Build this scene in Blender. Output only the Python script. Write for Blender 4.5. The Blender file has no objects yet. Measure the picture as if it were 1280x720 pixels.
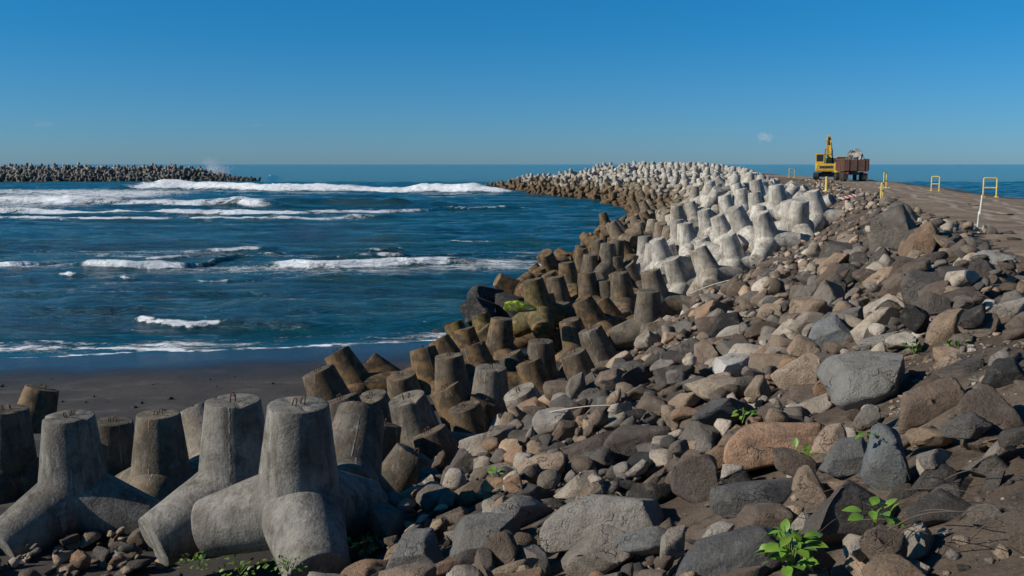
import bpy, bmesh, math, random
import numpy as np
from mathutils import Vector, Matrix, Euler
random.seed(7); rng = np.random.default_rng(11)
R = math.radians
scene = bpy.context.scene
COL = scene.collection

# ------------------------------------------------------------------ camera, sky, sun, exposure
F_PX = 1244.0                       # focal length in pixels of the 1280 px wide photograph
EYE = 7.5                           # eye height above the sea
PITCH = math.atan(155.0 / F_PX)
cam_d = bpy.data.cameras.new('camera'); cam_d.sensor_width = 36.0; cam_d.lens = 36.0 * F_PX / 1280.0
cam_d.clip_start = 0.1; cam_d.clip_end = 60000
cam = bpy.data.objects.new('camera', cam_d); COL.objects.link(cam)
cam.location = (0, 0, EYE); cam.rotation_euler = (R(90) - PITCH, 0, 0)
scene.camera = cam

# ------------------------------------------------------------------ pixel -> direction
def ray(u, v):
    a = (u - 640.0) / F_PX; b = (360.0 - v) / F_PX
    c, s = math.cos(PITCH), math.sin(PITCH)
    return Vector((a, c + b * s, -s + b * c))      # per metre of optical depth
def at_depth(u, v, d):
    return Vector((0, 0, EYE)) + ray(u, v) * d
def at_z(u, v, z):
    r = ray(u, v); return Vector((0, 0, EYE)) + r * ((z - EYE) / r.z)

def proj(p):
    c, s = math.cos(PITCH), math.sin(PITCH); d = Vector(p) - Vector((0, 0, EYE)); dep = d.y * c - d.z * s
    return 640 + F_PX * d.x / dep, 360 - F_PX * (d.y * s + d.z * c) / dep, dep

SUN_AZ = math.atan2(-0.97, -0.22); SUN_EL = R(29)
SUN = Vector((math.cos(SUN_EL) * -0.975, math.cos(SUN_EL) * -0.22, math.sin(SUN_EL))).normalized()
world = bpy.data.worlds.new('World'); scene.world = world; world.use_nodes = True
wn = world.node_tree.nodes; wl = world.node_tree.links; wn.clear()
sky = wn.new('ShaderNodeTexSky'); sky.sky_type = 'NISHITA'; sky.sun_disc = False
sky.sun_elevation = SUN_EL; sky.sun_rotation = math.atan2(SUN.x, SUN.y)
sky.air_density = 0.75; sky.dust_density = 0.25; sky.ozone_density = 4.0; sky.altitude = 0
tint = wn.new('ShaderNodeMix'); tint.data_type = 'RGBA'; tint.blend_type = 'MULTIPLY'
tint.inputs[0].default_value = 1.0
# one smooth grade of the whole dome: hazier and paler blue low down, deep azure above
wg = wn.new('ShaderNodeNewGeometry'); wx = wn.new('ShaderNodeSeparateXYZ'); wl.new(wg.outputs['Incoming'], wx.inputs[0])
wm = wn.new('ShaderNodeMapRange'); wm.inputs[1].default_value = 0.0; wm.inputs[2].default_value = -1.0; wl.new(wx.outputs[2], wm.inputs[0])
wr = wn.new('ShaderNodeValToRGB'); wl.new(wm.outputs[0], wr.inputs[0]); wl.new(wr.outputs[0], tint.inputs[7])
wr.color_ramp.elements[0].position = 0.0; wr.color_ramp.elements[0].color = (0.45, 0.70, 0.99, 1)
wr.color_ramp.elements[1].position = 1.0; wr.color_ramp.elements[1].color = (0.10, 0.42, 0.62, 1)   # deeper, darker zenith
e2 = wr.color_ramp.elements.new(0.32); e2.color = (0.0, 1.02, 1.36, 1)
e_ = wr.color_ramp.elements.new(0.1225); e_.color = (0.165, 0.80, 1.12, 1)
wl.new(sky.outputs[0], tint.inputs[6])
bg = wn.new('ShaderNodeBackground'); bg.inputs[1].default_value = 0.082
wo = wn.new('ShaderNodeOutputWorld')
# a few faint far clouds low over the horizon
cmap = wn.new('ShaderNodeMapping'); cmap.inputs['Scale'].default_value = (26, 26, 95); wl.new(wg.outputs['Incoming'], cmap.inputs[0])
cno = wn.new('ShaderNodeTexNoise'); cno.inputs['Scale'].default_value = 1.0; cno.inputs['Detail'].default_value = 5; wl.new(cmap.outputs[0], cno.inputs[0])
cth = wn.new('ShaderNodeMapRange'); cth.inputs[1].default_value = 0.66; cth.inputs[2].default_value = 0.95; wl.new(cno.outputs[0], cth.inputs[0])
cb1 = wn.new('ShaderNodeMapRange'); cb1.inputs[1].default_value = -0.012; cb1.inputs[2].default_value = -0.022; wl.new(wx.outputs[2], cb1.inputs[0])
cb2 = wn.new('ShaderNodeMapRange'); cb2.inputs[1].default_value = -0.050; cb2.inputs[2].default_value = -0.030; wl.new(wx.outputs[2], cb2.inputs[0])
cm1 = wn.new('ShaderNodeMath'); cm1.operation = 'MULTIPLY'; wl.new(cb1.outputs[0], cm1.inputs[0]); wl.new(cb2.outputs[0], cm1.inputs[1])
cm2 = wn.new('ShaderNodeMath'); cm2.operation = 'MULTIPLY'; wl.new(cm1.outputs[0], cm2.inputs[0]); wl.new(cth.outputs[0], cm2.inputs[1])
cmx = wn.new('ShaderNodeMix'); cmx.data_type = 'RGBA'; wl.new(cm2.outputs[0], cmx.inputs[0]); wl.new(tint.outputs[2], cmx.inputs[6]); cmx.inputs[7].default_value = (4.2, 5.0, 5.6, 1)
cdir = ray(955, 172).normalized()
csub = wn.new('ShaderNodeVectorMath'); csub.operation = 'ADD'; wl.new(wg.outputs['Incoming'], csub.inputs[0]); csub.inputs[1].default_value = cdir
cscl = wn.new('ShaderNodeVectorMath'); cscl.operation = 'MULTIPLY'; wl.new(csub.outputs[0], cscl.inputs[0]); cscl.inputs[1].default_value = (105, 105, 190)
clen = wn.new('ShaderNodeVectorMath'); clen.operation = 'LENGTH'; wl.new(cscl.outputs[0], clen.inputs[0])
cn2 = wn.new('ShaderNodeTexNoise'); cn2.inputs['Scale'].default_value = 260; cn2.inputs['Detail'].default_value = 5; wl.new(wg.outputs['Incoming'], cn2.inputs[0])
cad = wn.new('ShaderNodeMath'); cad.operation = 'MULTIPLY_ADD'; wl.new(cn2.outputs[0], cad.inputs[0]); cad.inputs[1].default_value = 2.2; wl.new(clen.outputs['Value'], cad.inputs[2])
cmr = wn.new('ShaderNodeMapRange'); cmr.inputs[1].default_value = 1.95; cmr.inputs[2].default_value = 1.25; cmr.inputs[4].default_value = 0.42; wl.new(cad.outputs[0], cmr.inputs[0])
cm3 = wn.new('ShaderNodeMix'); cm3.data_type = 'RGBA'; wl.new(cmr.outputs[0], cm3.inputs[0]); wl.new(cmx.outputs[2], cm3.inputs[6]); cm3.inputs[7].default_value = (5.5, 6.2, 6.6, 1)
wl.new(cm3.outputs[2], bg.inputs[0]); wl.new(bg.outputs[0], wo.inputs[0])

sun_d = bpy.data.lights.new('sun', 'SUN'); sun_d.energy = 5.0; sun_d.angle = R(0.53); sun_d.color = (1.0, 0.93, 0.83)
sun = bpy.data.objects.new('sun', sun_d); COL.objects.link(sun)
sun.rotation_euler = SUN.to_track_quat('Z', 'Y').to_euler(); sun.location = SUN * 50
vs = scene.view_settings; vs.view_transform = 'Standard'; vs.look = 'None'; vs.exposure = 0.0; vs.gamma = 1.0
vs.use_curve_mapping = False
scene.render.engine = 'CYCLES'
scene.cycles.use_denoising = True
scene.cycles.max_bounces = 6

# ------------------------------------------------------------------ numpy noise
_P = rng.integers(0, 2**31, 4096)
def _h(i, j, k):
    return (_P[(i + _P[(j + _P[k & 4095]) & 4095]) & 4095] & 0xffff) / 32767.5 - 1.0
def vnoise(x, y, z):
    x, y, z = np.broadcast_arrays(np.asarray(x, float), np.asarray(y, float), np.asarray(z, float))
    i = np.floor(x).astype(np.int64); j = np.floor(y).astype(np.int64); k = np.floor(z).astype(np.int64)
    fx, fy, fz = x - i, y - j, z - k
    u = fx*fx*(3-2*fx); v = fy*fy*(3-2*fy); w = fz*fz*(3-2*fz)
    def L(a, b, t): return a + (b - a) * t
    return L(L(L(_h(i,j,k), _h(i+1,j,k), u), L(_h(i,j+1,k), _h(i+1,j+1,k), u), v),
             L(L(_h(i,j,k+1), _h(i+1,j,k+1), u), L(_h(i,j+1,k+1), _h(i+1,j+1,k+1), u), v), w)
def fbm(x, y, z, o=4, g=0.5):
    a, s, t = 1.0, 0.0, 0.0
    for _ in range(o):
        s = s + a * vnoise(x, y, z); t += a; a *= g
        x = np.asarray(x) * 2.03 + 7.1; y = np.asarray(y) * 2.03 + 3.7; z = np.asarray(z) * 2.03 + 1.3
    return s / t
def sstep(a, b, x):
    t = np.clip((np.asarray(x, float) - a) / (b - a), 0, 1); return t*t*(3-2*t)

# ------------------------------------------------------------------ the breakwater in plan
EDGE = np.array([(-1.5,-14),(1.0,-6),(3.5,2),(6,10),(10.6,23.6),(14.8,39),(20,58),(26.7,83),(33,108),(38,135),(40.5,165),
                 (40,195),(36,225),(28,252),(14,272),(2,280)], float)
HW = 4.0
_t = np.gradient(EDGE, axis=0); _t /= np.linalg.norm(_t, axis=1)[:, None]
CENT = EDGE + HW * np.stack([_t[:, 1], -_t[:, 0]], 1)
def plan(x, y):
    """lateral distance left of the road's left edge (negative = on the crest), side sign, station y"""
    x = np.asarray(x, float); y = np.asarray(y, float)
    best = np.full(x.shape, 1e9); side = np.ones(x.shape); sy = np.zeros(x.shape)
    for k in range(len(CENT) - 1):
        a, b = CENT[k], CENT[k+1]; d = b - a; l2 = d @ d
        t = np.clip(((x-a[0])*d[0] + (y-a[1])*d[1]) / l2, 0, 1)
        qx, qy = a[0] + t*d[0], a[1] + t*d[1]
        ds = np.hypot(x-qx, y-qy)
        cr = d[0]*(y-a[1]) - d[1]*(x-a[0])
        m = ds < best
        best = np.where(m, ds, best); side = np.where(m, np.where(cr > 0, 1, -1), side)
        sy = np.where(m, EDGE[k,1] + t*(EDGE[k+1,1]-EDGE[k,1]), sy)
    return best - HW, side, sy
def n0_of(sy):          # where the boulders end and the tetrapods begin
    return np.interp(sy, [-20, 12, 16, 24, 30, 38, 44, 48, 54, 140, 160, 300], [9.4, 9.4, 8.8, 7.7, 6.9, 4.6, 1.8, .5, .4, .6, -2, -4])
def mound(x, y):
    n, side, sy = plan(x, y)
    crest = np.interp(sy, [-20, 110, 160, 220, 258, 282], [5.7, 5.6, 5.5, 5.9, 4.6, 1.2])
    g = np.where(side > 0, np.interp(sy, [-20, 50, 90, 300], [0.38, 0.38, 0.33, 0.31]), 0.5)
    nn = np.maximum(n, 0)
    z = crest - g * (np.sqrt(nn*nn + 0.3) - 0.55)
    n0 = n0_of(sy)
    drop = np.interp(sy, [-20, 36, 46, 56, 80], [1.5, 1.4, 0.9, 0.35, 0.0])
    z = z - np.where(side > 0, np.interp(sy, [-20, 60, 70], [.38, .38, 0]) * sstep(0.8, 3.0, n), 0)
    z = z - np.where(side > 0, drop * sstep(n0 - 0.3, n0 + 1.8, n), 0)
    return z, n, side, sy
BN = np.array((0.205, -0.979))
def beach_z(x, y):
    s = (np.asarray(x) + 3) * BN[0] + (np.asarray(y) - 41.5) * BN[1]
    z = 0.055 * s
    return np.where(z > 1.3, 1.3 + 0.5 * (1 - np.exp(-(z - 1.3) / 0.5)), z)
def ground_z(x, y):
    return np.maximum(mound(x, y)[0], np.where(np.asarray(x) < 16, beach_z(x, y), -9))

# ------------------------------------------------------------------ node helpers and materials
def mat(name):
    m = bpy.data.materials.new(name); m.use_nodes = True
    nt = m.node_tree; nt.nodes.clear()
    out = nt.nodes.new('ShaderNodeOutputMaterial'); b = nt.nodes.new('ShaderNodeBsdfPrincipled')
    nt.links.new(b.outputs[0], out.inputs[0])
    return m, nt, b
class N:
    def __init__(s, nt): s.nt = nt
    def new(s, t, **kw):
        n = s.nt.nodes.new(t)
        for k, v in kw.items(): setattr(n, k, v)
        return n
    def link(s, a, b): s.nt.links.new(a, b)
    def put(s, sock, v):
        if hasattr(v, 'is_output') or hasattr(v, 'links'): s.link(v, sock)
        else: sock.default_value = v
    def pos(s, scale=(1,1,1)):
        g = s.new('ShaderNodeNewGeometry'); m = s.new('ShaderNodeMapping'); m.inputs['Scale'].default_value = scale
        s.link(g.outputs['Position'], m.inputs[0]); return m.outputs[0]
    def noise(s, vec, scale, detail=5, rough=0.55, dist=0.0):
        n = s.new('ShaderNodeTexNoise'); n.inputs['Scale'].default_value = scale; n.inputs['Detail'].default_value = detail
        n.inputs['Roughness'].default_value = rough; n.inputs['Distortion'].default_value = dist
        s.link(vec, n.inputs['Vector']); return n.outputs[0]
    def voro(s, vec, scale, feature='F1'):
        n = s.new('ShaderNodeTexVoronoi', feature=feature); n.inputs['Scale'].default_value = scale
        s.link(vec, n.inputs['Vector']); return n.outputs[0]
    def ramp(s, fac, a, b, lo=0.0, hi=1.0, smooth=True):
        n = s.new('ShaderNodeMapRange', interpolation_type='SMOOTHSTEP' if smooth else 'LINEAR')
        n.inputs[1].default_value = a; n.inputs[2].default_value = b; n.inputs[3].default_value = lo; n.inputs[4].default_value = hi
        s.link(fac, n.inputs[0]); return n.outputs[0]
    def math(s, op, a, b=0.0, c=0.0):
        n = s.new('ShaderNodeMath', operation=op)
        s.put(n.inputs[0], a); s.put(n.inputs[1], b); s.put(n.inputs[2], c); return n.outputs[0]
    def mix(s, fac, a, b, mode='MIX'):
        n = s.new('ShaderNodeMix', data_type='RGBA', blend_type=mode)
        s.put(n.inputs[0], fac)
        for i, v in ((6, a), (7, b)):
            if isinstance(v, tuple) and len(v) == 3: v = v + (1,)
            s.put(n.inputs[i], v)
        return n.outputs[2]
    def bump(s, h, strength, dist, normal=None):
        n = s.new('ShaderNodeBump'); n.inputs['Strength'].default_value = strength; n.inputs['Distance'].default_value = dist
        s.link(h, n.inputs['Height'])
        if normal is not None: s.link(normal, n.inputs['Normal'])
        return n.outputs[0]
    def objcol(s, stuff):
        if stuff: return s.new('ShaderNodeAttribute', attribute_name='tint').outputs[0]
        return s.new('ShaderNodeObjectInfo').outputs['Color']
    def sep(s, c):
        n = s.new('ShaderNodeSeparateColor'); s.link(c, n.inputs[0]); return n.outputs
def col(*c): return tuple(c) + (1,)

def concrete_mat(name, stuff=False):
    """colour channels of the object: r = how pale, g = how brown-stained, b = moss"""
    m, nt, b = mat(name); n = N(nt)
    oc = n.sep(n.objcol(stuff)); p = n.pos()
    base = n.mix(oc[0], (0.070, 0.067, 0.060), (0.68, 0.64, 0.57))
    big = n.noise(p, 1.3, 5, 0.6, 0.4)
    base = n.mix(n.ramp(big, 0.36, 0.64), base, n.mix(0.75, base, (0.42, 0.40, 0.37), 'MULTIPLY'))
    base = n.mix(n.ramp(n.noise(p, 4.2, 7, 0.7, 0.8), 0.46, 0.66), base, n.mix(0.7, base, (0.45, 0.43, 0.40), 'MULTIPLY'))
    streak = n.noise(n.pos((7, 7, 0.7)), 1.0, 5, 0.65, 0.6)
    base = n.mix(n.ramp(streak, 0.48, 0.68, 0, 0.75), base, n.mix(0.85, base, (0.30, 0.28, 0.25), 'MULTIPLY'))
    pale = n.noise(n.pos((5, 5, 1.2)), 1.1, 6, 0.7, 0.3)
    base = n.mix(n.ramp(pale, 0.54, 0.70, 0, 0.55), base, n.mix(0.5, base, (0.60, 0.58, 0.54)))
    # tide and algae stain, patchy, stronger low down where the sea reaches
    z = n.new('ShaderNodeSeparateXYZ'); n.link(n.pos(), z.inputs[0])
    tide = n.ramp(n.math('ADD', z.outputs[2], n.math('MULTIPLY', n.noise(p, 0.9, 4), 1.6)), 3.6, 1.0)
    stain = n.math('MULTIPLY', oc[1], n.ramp(n.noise(p, 2.1, 5, 0.6, 0.5), 0.24, 0.52))
    stain = n.math('MULTIPLY', stain, n.math('ADD', n.math('MULTIPLY', tide, 0.45), 0.55))
    ochre = n.mix(n.ramp(n.noise(p, 3.3, 4), 0.42, 0.60), (0.060, 0.043, 0.029), (0.22, 0.140, 0.064))
    base = n.mix(n.math('MULTIPLY', stain, 0.92), base, ochre)
    base = n.mix(oc[1], base, n.mix(0.85, base, (1.0, 0.84, 0.62), 'MULTIPLY'))
    moss = n.math('MULTIPLY', oc[2], n.ramp(n.noise(p, 3.1, 8, 0.75, 0.8), 0.36, 0.50))
    base = n.mix(moss, base, n.mix(n.ramp(n.noise(p, 6.0, 4), 0.40, 0.65), (0.09, 0.12, 0.012), (0.36, 0.44, 0.02)))
    speck = n.noise(p, 34, 3, 0.6)
    base = n.mix(n.ramp(speck, 0.35, 0.75, 0, 0.5), base, n.mix(0.55, base, (0.2, 0.2, 0.19), 'MULTIPLY'))
    pits = n.ramp(n.math('ADD', n.voro(p, 15), n.math('MULTIPLY', n.noise(p, 5, 2), 0.25)), 0.13, 0.20)
    base = n.mix(n.math('MULTIPLY', n.math('SUBTRACT', 1.0, pits), 0.5), base, (0.03, 0.03, 0.028))
    rusty = n.ramp(n.noise(n.pos((8, 8, 0.45)), 1.0, 6, 0.7, 0.4), 0.66, 0.78, 0, 0.55)
    base = n.mix(rusty, base, (0.20, 0.105, 0.05))
    salt = n.ramp(n.noise(p, 2.9, 8, 0.75, 1.2), 0.60, 0.70, 0, 0.5)
    base = n.mix(salt, base, n.mix(0.5, base, (0.55, 0.54, 0.51)))
    seam = None
    if not stuff:
        uv = n.new('ShaderNodeUVMap'); sx = n.new('ShaderNodeSeparateXYZ'); n.link(uv.outputs[0], sx.inputs[0])
        wob_ = n.math('MULTIPLY', n.math('SUBTRACT', n.noise(p, 3.0, 3), 0.5), 0.012)
        for c0 in (0.155, 0.655):
            t = n.ramp(n.math('ABSOLUTE', n.math('SUBTRACT', n.math('ADD', sx.outputs[0], wob_), c0)), 0.002, 0.007, 1, 0)
            t = n.math('MULTIPLY', t, n.ramp(n.noise(p, 1.6, 5, 0.7), 0.50, 0.60)); t = n.math('MULTIPLY', t, n.ramp(sx.outputs[1], 0.02, 0.06))
            seam = t if seam is None else n.math('MAXIMUM', seam, t)
        base = n.mix(n.math('MULTIPLY', seam, 0.42), base, n.mix(0.6, base, (0.62, 0.6, 0.56)))
    n.link(base, b.inputs['Base Color'])
    b.inputs['Roughness'].default_value = 0.88; b.inputs['Specular IOR Level'].default_value = 0.3
    hgt = n.math('ADD', n.math('MULTIPLY', n.noise(p, 22, 5, 0.65), 0.6), n.math('MULTIPLY', pits, 0.35))
    hgt = n.math('ADD', hgt, n.math('MULTIPLY', n.noise(p, 5, 4), 0.25))
    if seam is not None: hgt = n.math('ADD', hgt, n.math('MULTIPLY', seam, 0.6))
    n.link(n.bump(hgt, 0.85, 0.03), b.inputs['Normal'])
    return m
def rock_mat(name, stuff=False):
    m, nt, b = mat(name); n = N(nt)
    oc = n.objcol(stuff); p = n.pos()
    base = n.mix(n.ramp(n.noise(p, 2.3, 5, 0.6, 0.8), 0.35, 0.66), oc, n.mix(0.6, oc, (0.50, 0.46, 0.42), 'MULTIPLY'))
    base = n.mix(n.ramp(n.noise(p, 6.0, 5, 0.7, 0.5), 0.50, 0.72, 0, 0.5), base, n.mix(0.45, base, (0.45, 0.40, 0.33)))
    base = n.mix(n.ramp(n.noise(p, 3.1, 5, 0.7), 0.58, 0.72, 0, 0.5), base, (0.11, 0.082, 0.060))
    spk = n.noise(p, 48, 4, 0.7)
    base = n.mix(n.ramp(spk, 0.28, 0.48, 0.55, 0), base, (0.035, 0.032, 0.030))
    base = n.mix(n.ramp(spk, 0.60, 0.78, 0, 0.45), base, (0.50, 0.47, 0.42))
    wp = n.new('ShaderNodeVectorMath', operation='ADD'); n.link(p, wp.inputs[0])
    wv = n.new('ShaderNodeTexNoise'); wv.inputs['Scale'].default_value = 3.0; wv.inputs['Detail'].default_value = 4; n.link(p, wv.inputs['Vector']); n.link(wv.outputs[1], wp.inputs[1])
    crk = n.math('MULTIPLY', n.ramp(n.voro(wp.outputs[0], 1.7, 'DISTANCE_TO_EDGE'), 0.0, 0.022, 1, 0), n.ramp(n.noise(p, 1.9, 3), 0.52, 0.62))
    base = n.mix(n.math('MULTIPLY', crk, 0.5), base, (0.03, 0.027, 0.024))
    base = n.mix(n.ramp(n.noise(p, 1.5, 6, 0.7, 1.0), 0.54, 0.66, 0, 0.55), base, (0.15, 0.112, 0.082))
    n.link(base, b.inputs['Base Color'])
    b.inputs['Roughness'].default_value = 0.86; b.inputs['Specular IOR Level'].default_value = 0.32
    h = n.math('ADD', n.math('MULTIPLY', n.noise(p, 9, 8, 0.68), 1.0), n.math('MULTIPLY', n.noise(p, 36, 6, 0.75), 0.34))
    h = n.math('SUBTRACT', h, n.math('MULTIPLY', crk, 0.5))
    n.link(n.bump(h, 1.0, 0.07), b.inputs['Normal'])
    return m
def soil_mat(name, road=False):
    m, nt, b = mat(name); n = N(nt); p = n.pos()
    if road: a, c, d = (0.20, 0.142, 0.095), (0.31, 0.232, 0.162), (0.13, 0.094, 0.066)
    else:    a, c, d = (0.085, 0.063, 0.047), (0.16, 0.122, 0.090), (0.045, 0.034, 0.026)
    base = n.mix(n.ramp(n.noise(p, 0.5, 6, 0.6), 0.35, 0.65), a, c)
    base = n.mix(n.ramp(n.noise(p, 3.5, 6, 0.7), 0.45, 0.7), base, d)
    base = n.mix(n.ramp(n.noise(p, 30, 4, 0.7), 0.56, 0.75, 0, 0.7), base, (0.26, 0.22, 0.17))
    if road:
        uv = n.new('ShaderNodeUVMap'); s = n.new('ShaderNodeSeparateXYZ'); n.link(uv.outputs[0], s.inputs[0])
        w = n.math('ADD', s.outputs[0], n.math('MULTIPLY', n.noise(n.pos((0.1, 0.1, 0.1)), 1.0, 2), 0.16))
        for c0 in (0.36, 0.62, 0.47, 0.74):
            t = n.ramp(n.math('ABSOLUTE', n.math('SUBTRACT', w, c0)), 0.028, 0.008)
            t = n.math('MULTIPLY', t, n.ramp(n.noise(p, 0.7, 4), 0.3, 0.6))
            base = n.mix(n.math('MULTIPLY', t, 0.6), base, (0.46, 0.40, 0.33))
    n.link(base, b.inputs['Base Color']); b.inputs['Roughness'].default_value = 0.95
    b.inputs['Specular IOR Level'].default_value = 0.2
    h = n.math('ADD', n.noise(p, 7, 8, 0.7), n.math('MULTIPLY', n.noise(p, 45, 4, 0.7), 0.4))
    n.link(n.bump(h, 0.9, 0.05), b.inputs['Normal'])
    return m
def sand_mat():
    m, nt, b = mat('black_sand'); n = N(nt); p = n.pos()
    z = n.new('ShaderNodeSeparateXYZ'); n.link(p, z.inputs[0])
    wet = n.ramp(n.math('ADD', z.outputs[2], n.math('MULTIPLY', n.noise(p, 0.25, 4), 0.25)), 0.62, 0.22)
    base = n.mix(n.ramp(n.noise(p, 0.7, 6), 0.35, 0.65), (0.040, 0.034, 0.029), (0.058, 0.048, 0.041))
    base = n.mix(n.ramp(n.noise(p, 60, 3), 0.6, 0.75, 0, 0.5), base, (0.12, 0.10, 0.085))
    wl_ = n.math('SINE', n.math('ADD', n.math('MULTIPLY', z.outputs[2], 42.0), n.math('MULTIPLY', n.noise(p, 0.22, 4), 16.0)))
    base = n.mix(n.math('MULTIPLY', n.ramp(wl_, 0.55, 0.98), n.ramp(n.noise(p, 0.9, 5), 0.42, 0.6, 0, 0.6)), base, (0.095, 0.082, 0.070))
    base = n.mix(n.ramp(n.noise(p, 2.4, 6, 0.7), 0.52, 0.68, 0, 0.6), base, (0.024, 0.020, 0.018))
    base = n.mix(wet, base, (0.020, 0.018, 0.017))
    n.link(base, b.inputs['Base Color'])
    n.link(n.ramp(wet, 0, 1, 0.9, 0.24, False), b.inputs['Roughness'])
    b.inputs['Specular IOR Level'].default_value = 0.35
    n.link(n.bump(n.noise(p, 5, 8, 0.7), 0.5, 0.05), b.inputs['Normal'])
    return m
def sea_mat():
    m, nt, b = mat('sea_water'); n = N(nt); p = n.pos()
    foam = n.new('ShaderNodeAttribute', attribute_name='foam').outputs['Fac']
    shore = n.new('ShaderNodeAttribute', attribute_name='shore').outputs['Fac']
    # foam breaks up into lace
    web = n.math('ADD', n.math('MULTIPLY', n.noise(n.pos((0.5, 1.0, 1)), 0.9, 10, 0.74, 0.9), 0.62),
                 n.math('MULTIPLY', n.noise(n.pos((2.6, 4.4, 1)), 1.5, 6, 0.72, 0.5), 0.40))
    web = n.math('MULTIPLY_ADD', n.math('SUBTRACT', web, 0.51), 1.9, 0.52)
    fm = n.ramp(n.math('SUBTRACT', n.math('MULTIPLY', foam, 1.0), web), -0.02, 0.20)
    sp = n.new('ShaderNodeSeparateXYZ'); n.link(p, sp.inputs[0])
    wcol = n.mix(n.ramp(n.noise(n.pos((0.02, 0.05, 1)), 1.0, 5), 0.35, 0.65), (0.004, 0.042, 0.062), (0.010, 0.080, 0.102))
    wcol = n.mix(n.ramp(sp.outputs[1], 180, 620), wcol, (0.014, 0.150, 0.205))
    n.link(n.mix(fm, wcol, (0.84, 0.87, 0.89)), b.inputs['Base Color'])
    n.link(n.ramp(fm, 0, 1, 0.10, 0.9, False), b.inputs['Roughness'])
    b.inputs['IOR'].default_value = 1.33
    n.link(n.ramp(fm, 0, 1, 0.5, 0.1, False), b.inputs['Specular IOR Level'])
    h = n.math('ADD', n.math('MULTIPLY', n.noise(n.pos((0.16, 0.5, 1)), 1.0, 5, 0.6, 0.4), 2.2),
               n.math('MULTIPLY', n.noise(n.pos((0.9, 1.9, 1)), 1.0, 6, 0.62, 0.6), 0.62))
    h = n.math('ADD', h, n.math('MULTIPLY', n.noise(n.pos((0.38, 0.95, 1)), 1.0, 6, 0.65, 0.8), 1.0))
    h = n.math('ADD', n.math('MULTIPLY', h, shore), n.math('MULTIPLY', fm, 0.25))
    n.link(n.bump(h, 1.0, 0.62), b.inputs['Normal'])
    return m
def plain(name, c, rough=0.6, metal=0.0, var=0.25, scale=6.0, dirt=None, dirt_amt=0.5):
    m, nt, b = mat(name); n = N(nt); p = n.pos()
    base = n.mix(n.ramp(n.noise(p, scale, 5, 0.65), 0.35, 0.7, 0, var), c, tuple(x * 0.4 for x in c))
    if dirt: base = n.mix(n.ramp(n.noise(p, scale * 0.6, 6, 0.7, 0.5), 0.45, 0.68, 0, dirt_amt), base, dirt)
    n.link(base, b.inputs['Base Color']); b.inputs['Roughness'].default_value = rough; b.inputs['Metallic'].default_value = metal
    n.link(n.bump(n.noise(p, scale * 5, 4), 0.25, 0.01), b.inputs['Normal'])
    return m
M = dict(
    concrete=concrete_mat('weathered_concrete'), concrete_stuff=concrete_mat('weathered_concrete_mass', True),
    rock=rock_mat('boulder_stone'), rock_stuff=rock_mat('rubble_stone', True),
    soil=soil_mat('brown_soil'), road=soil_mat('dirt_track', True), sand=sand_mat(), sea=sea_mat(),
    rust=plain('rusty_steel', (0.10, 0.045, 0.025), 0.8, 0.3), yellow=plain('yellow_paint', (0.60, 0.36, 0.03), 0.5, 0, 0.3, 4, (0.10, 0.07, 0.04)),
    barrier=plain('barrier_yellow', (0.68, 0.52, 0.13), 0.6, 0, 0.3, 5, (0.42, 0.28, 0.15), 0.7),
    white=plain('white_paint', (0.66, 0.62, 0.56), 0.6, 0, 0.3, 5, (0.3, 0.24, 0.18), 0.5), red=plain('red_paint', (0.5, 0.06, 0.04), 0.6),
    bed=plain('rusty_red_paint', (0.14, 0.068, 0.045), 0.7, 0, 0.4, 2.5, (0.09, 0.06, 0.045), 0.7), black=plain('black_rubber', (0.02, 0.02, 0.02), 0.8, 0, 0.3, 6, (0.09, 0.07, 0.055), 0.6),
    steel=plain('dark_steel', (0.05, 0.05, 0.05), 0.6, 0.4, 0.3, 5, (0.09, 0.07, 0.055)), glass=plain('dark_glass', (0.015, 0.025, 0.04), 0.08, 0, 0.1),
    twig=plain('dry_wood', (0.10, 0.072, 0.052), 0.9, 0, 0.4, 12), pole=plain('bleached_wood', (0.48, 0.42, 0.34), 0.9, 0, 0.4, 12),
    leaf=plain('green_leaf', (0.12, 0.24, 0.025), 0.45, 0, 0.45, 14, (0.24, 0.28, 0.04), 0.5), litter=plain('dry_leaf_litter', (0.15, 0.10, 0.065), 0.9, 0, 0.5, 9, (0.30, 0.25, 0.18)),
    spray=plain('white_spray', (0.88, 0.9, 0.92), 0.9, 0, 0.05))
for k in ('leaf',):
    bs = [x for x in M[k].node_tree.nodes if x.type == 'BSDF_PRINCIPLED'][0]
    bs.inputs['Subsurface Weight'].default_value = 0.15; bs.inputs['Subsurface Scale'].default_value = 0.01

# ------------------------------------------------------------------ mesh helpers
def mesh_from(name, V, Fc, m, smooth=True):
    me = bpy.data.meshes.new(name); me.from_pydata([tuple(v) for v in V], [], [tuple(f) for f in Fc]); me.update()
    if m is not None: me.materials.append(m)
    if smooth: me.polygons.foreach_set('use_smooth', np.ones(len(me.polygons), bool))
    return me
def mesh_np(name, V, Q, m, smooth=True):
    """fast: V (n,3), Q (k,3 or 4)"""
    V = np.asarray(V, np.float32); Q = np.asarray(Q, np.int32); me = bpy.data.meshes.new(name); s = Q.shape[1]
    me.vertices.add(len(V)); me.vertices.foreach_set('co', V.ravel())
    me.loops.add(Q.size); me.loops.foreach_set('vertex_index', Q.ravel())
    me.polygons.add(len(Q)); me.polygons.foreach_set('loop_start', np.arange(0, Q.size, s, dtype=np.int32))
    me.update(calc_edges=True)
    if smooth: me.polygons.foreach_set('use_smooth', np.ones(len(Q), bool))
    me.materials.append(m); return me
def link(name, me, parent=None, loc=None):
    o = bpy.data.objects.new(name, me); COL.objects.link(o)
    if parent: o.parent = parent
    if loc is not None: o.location = loc
    return o
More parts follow.
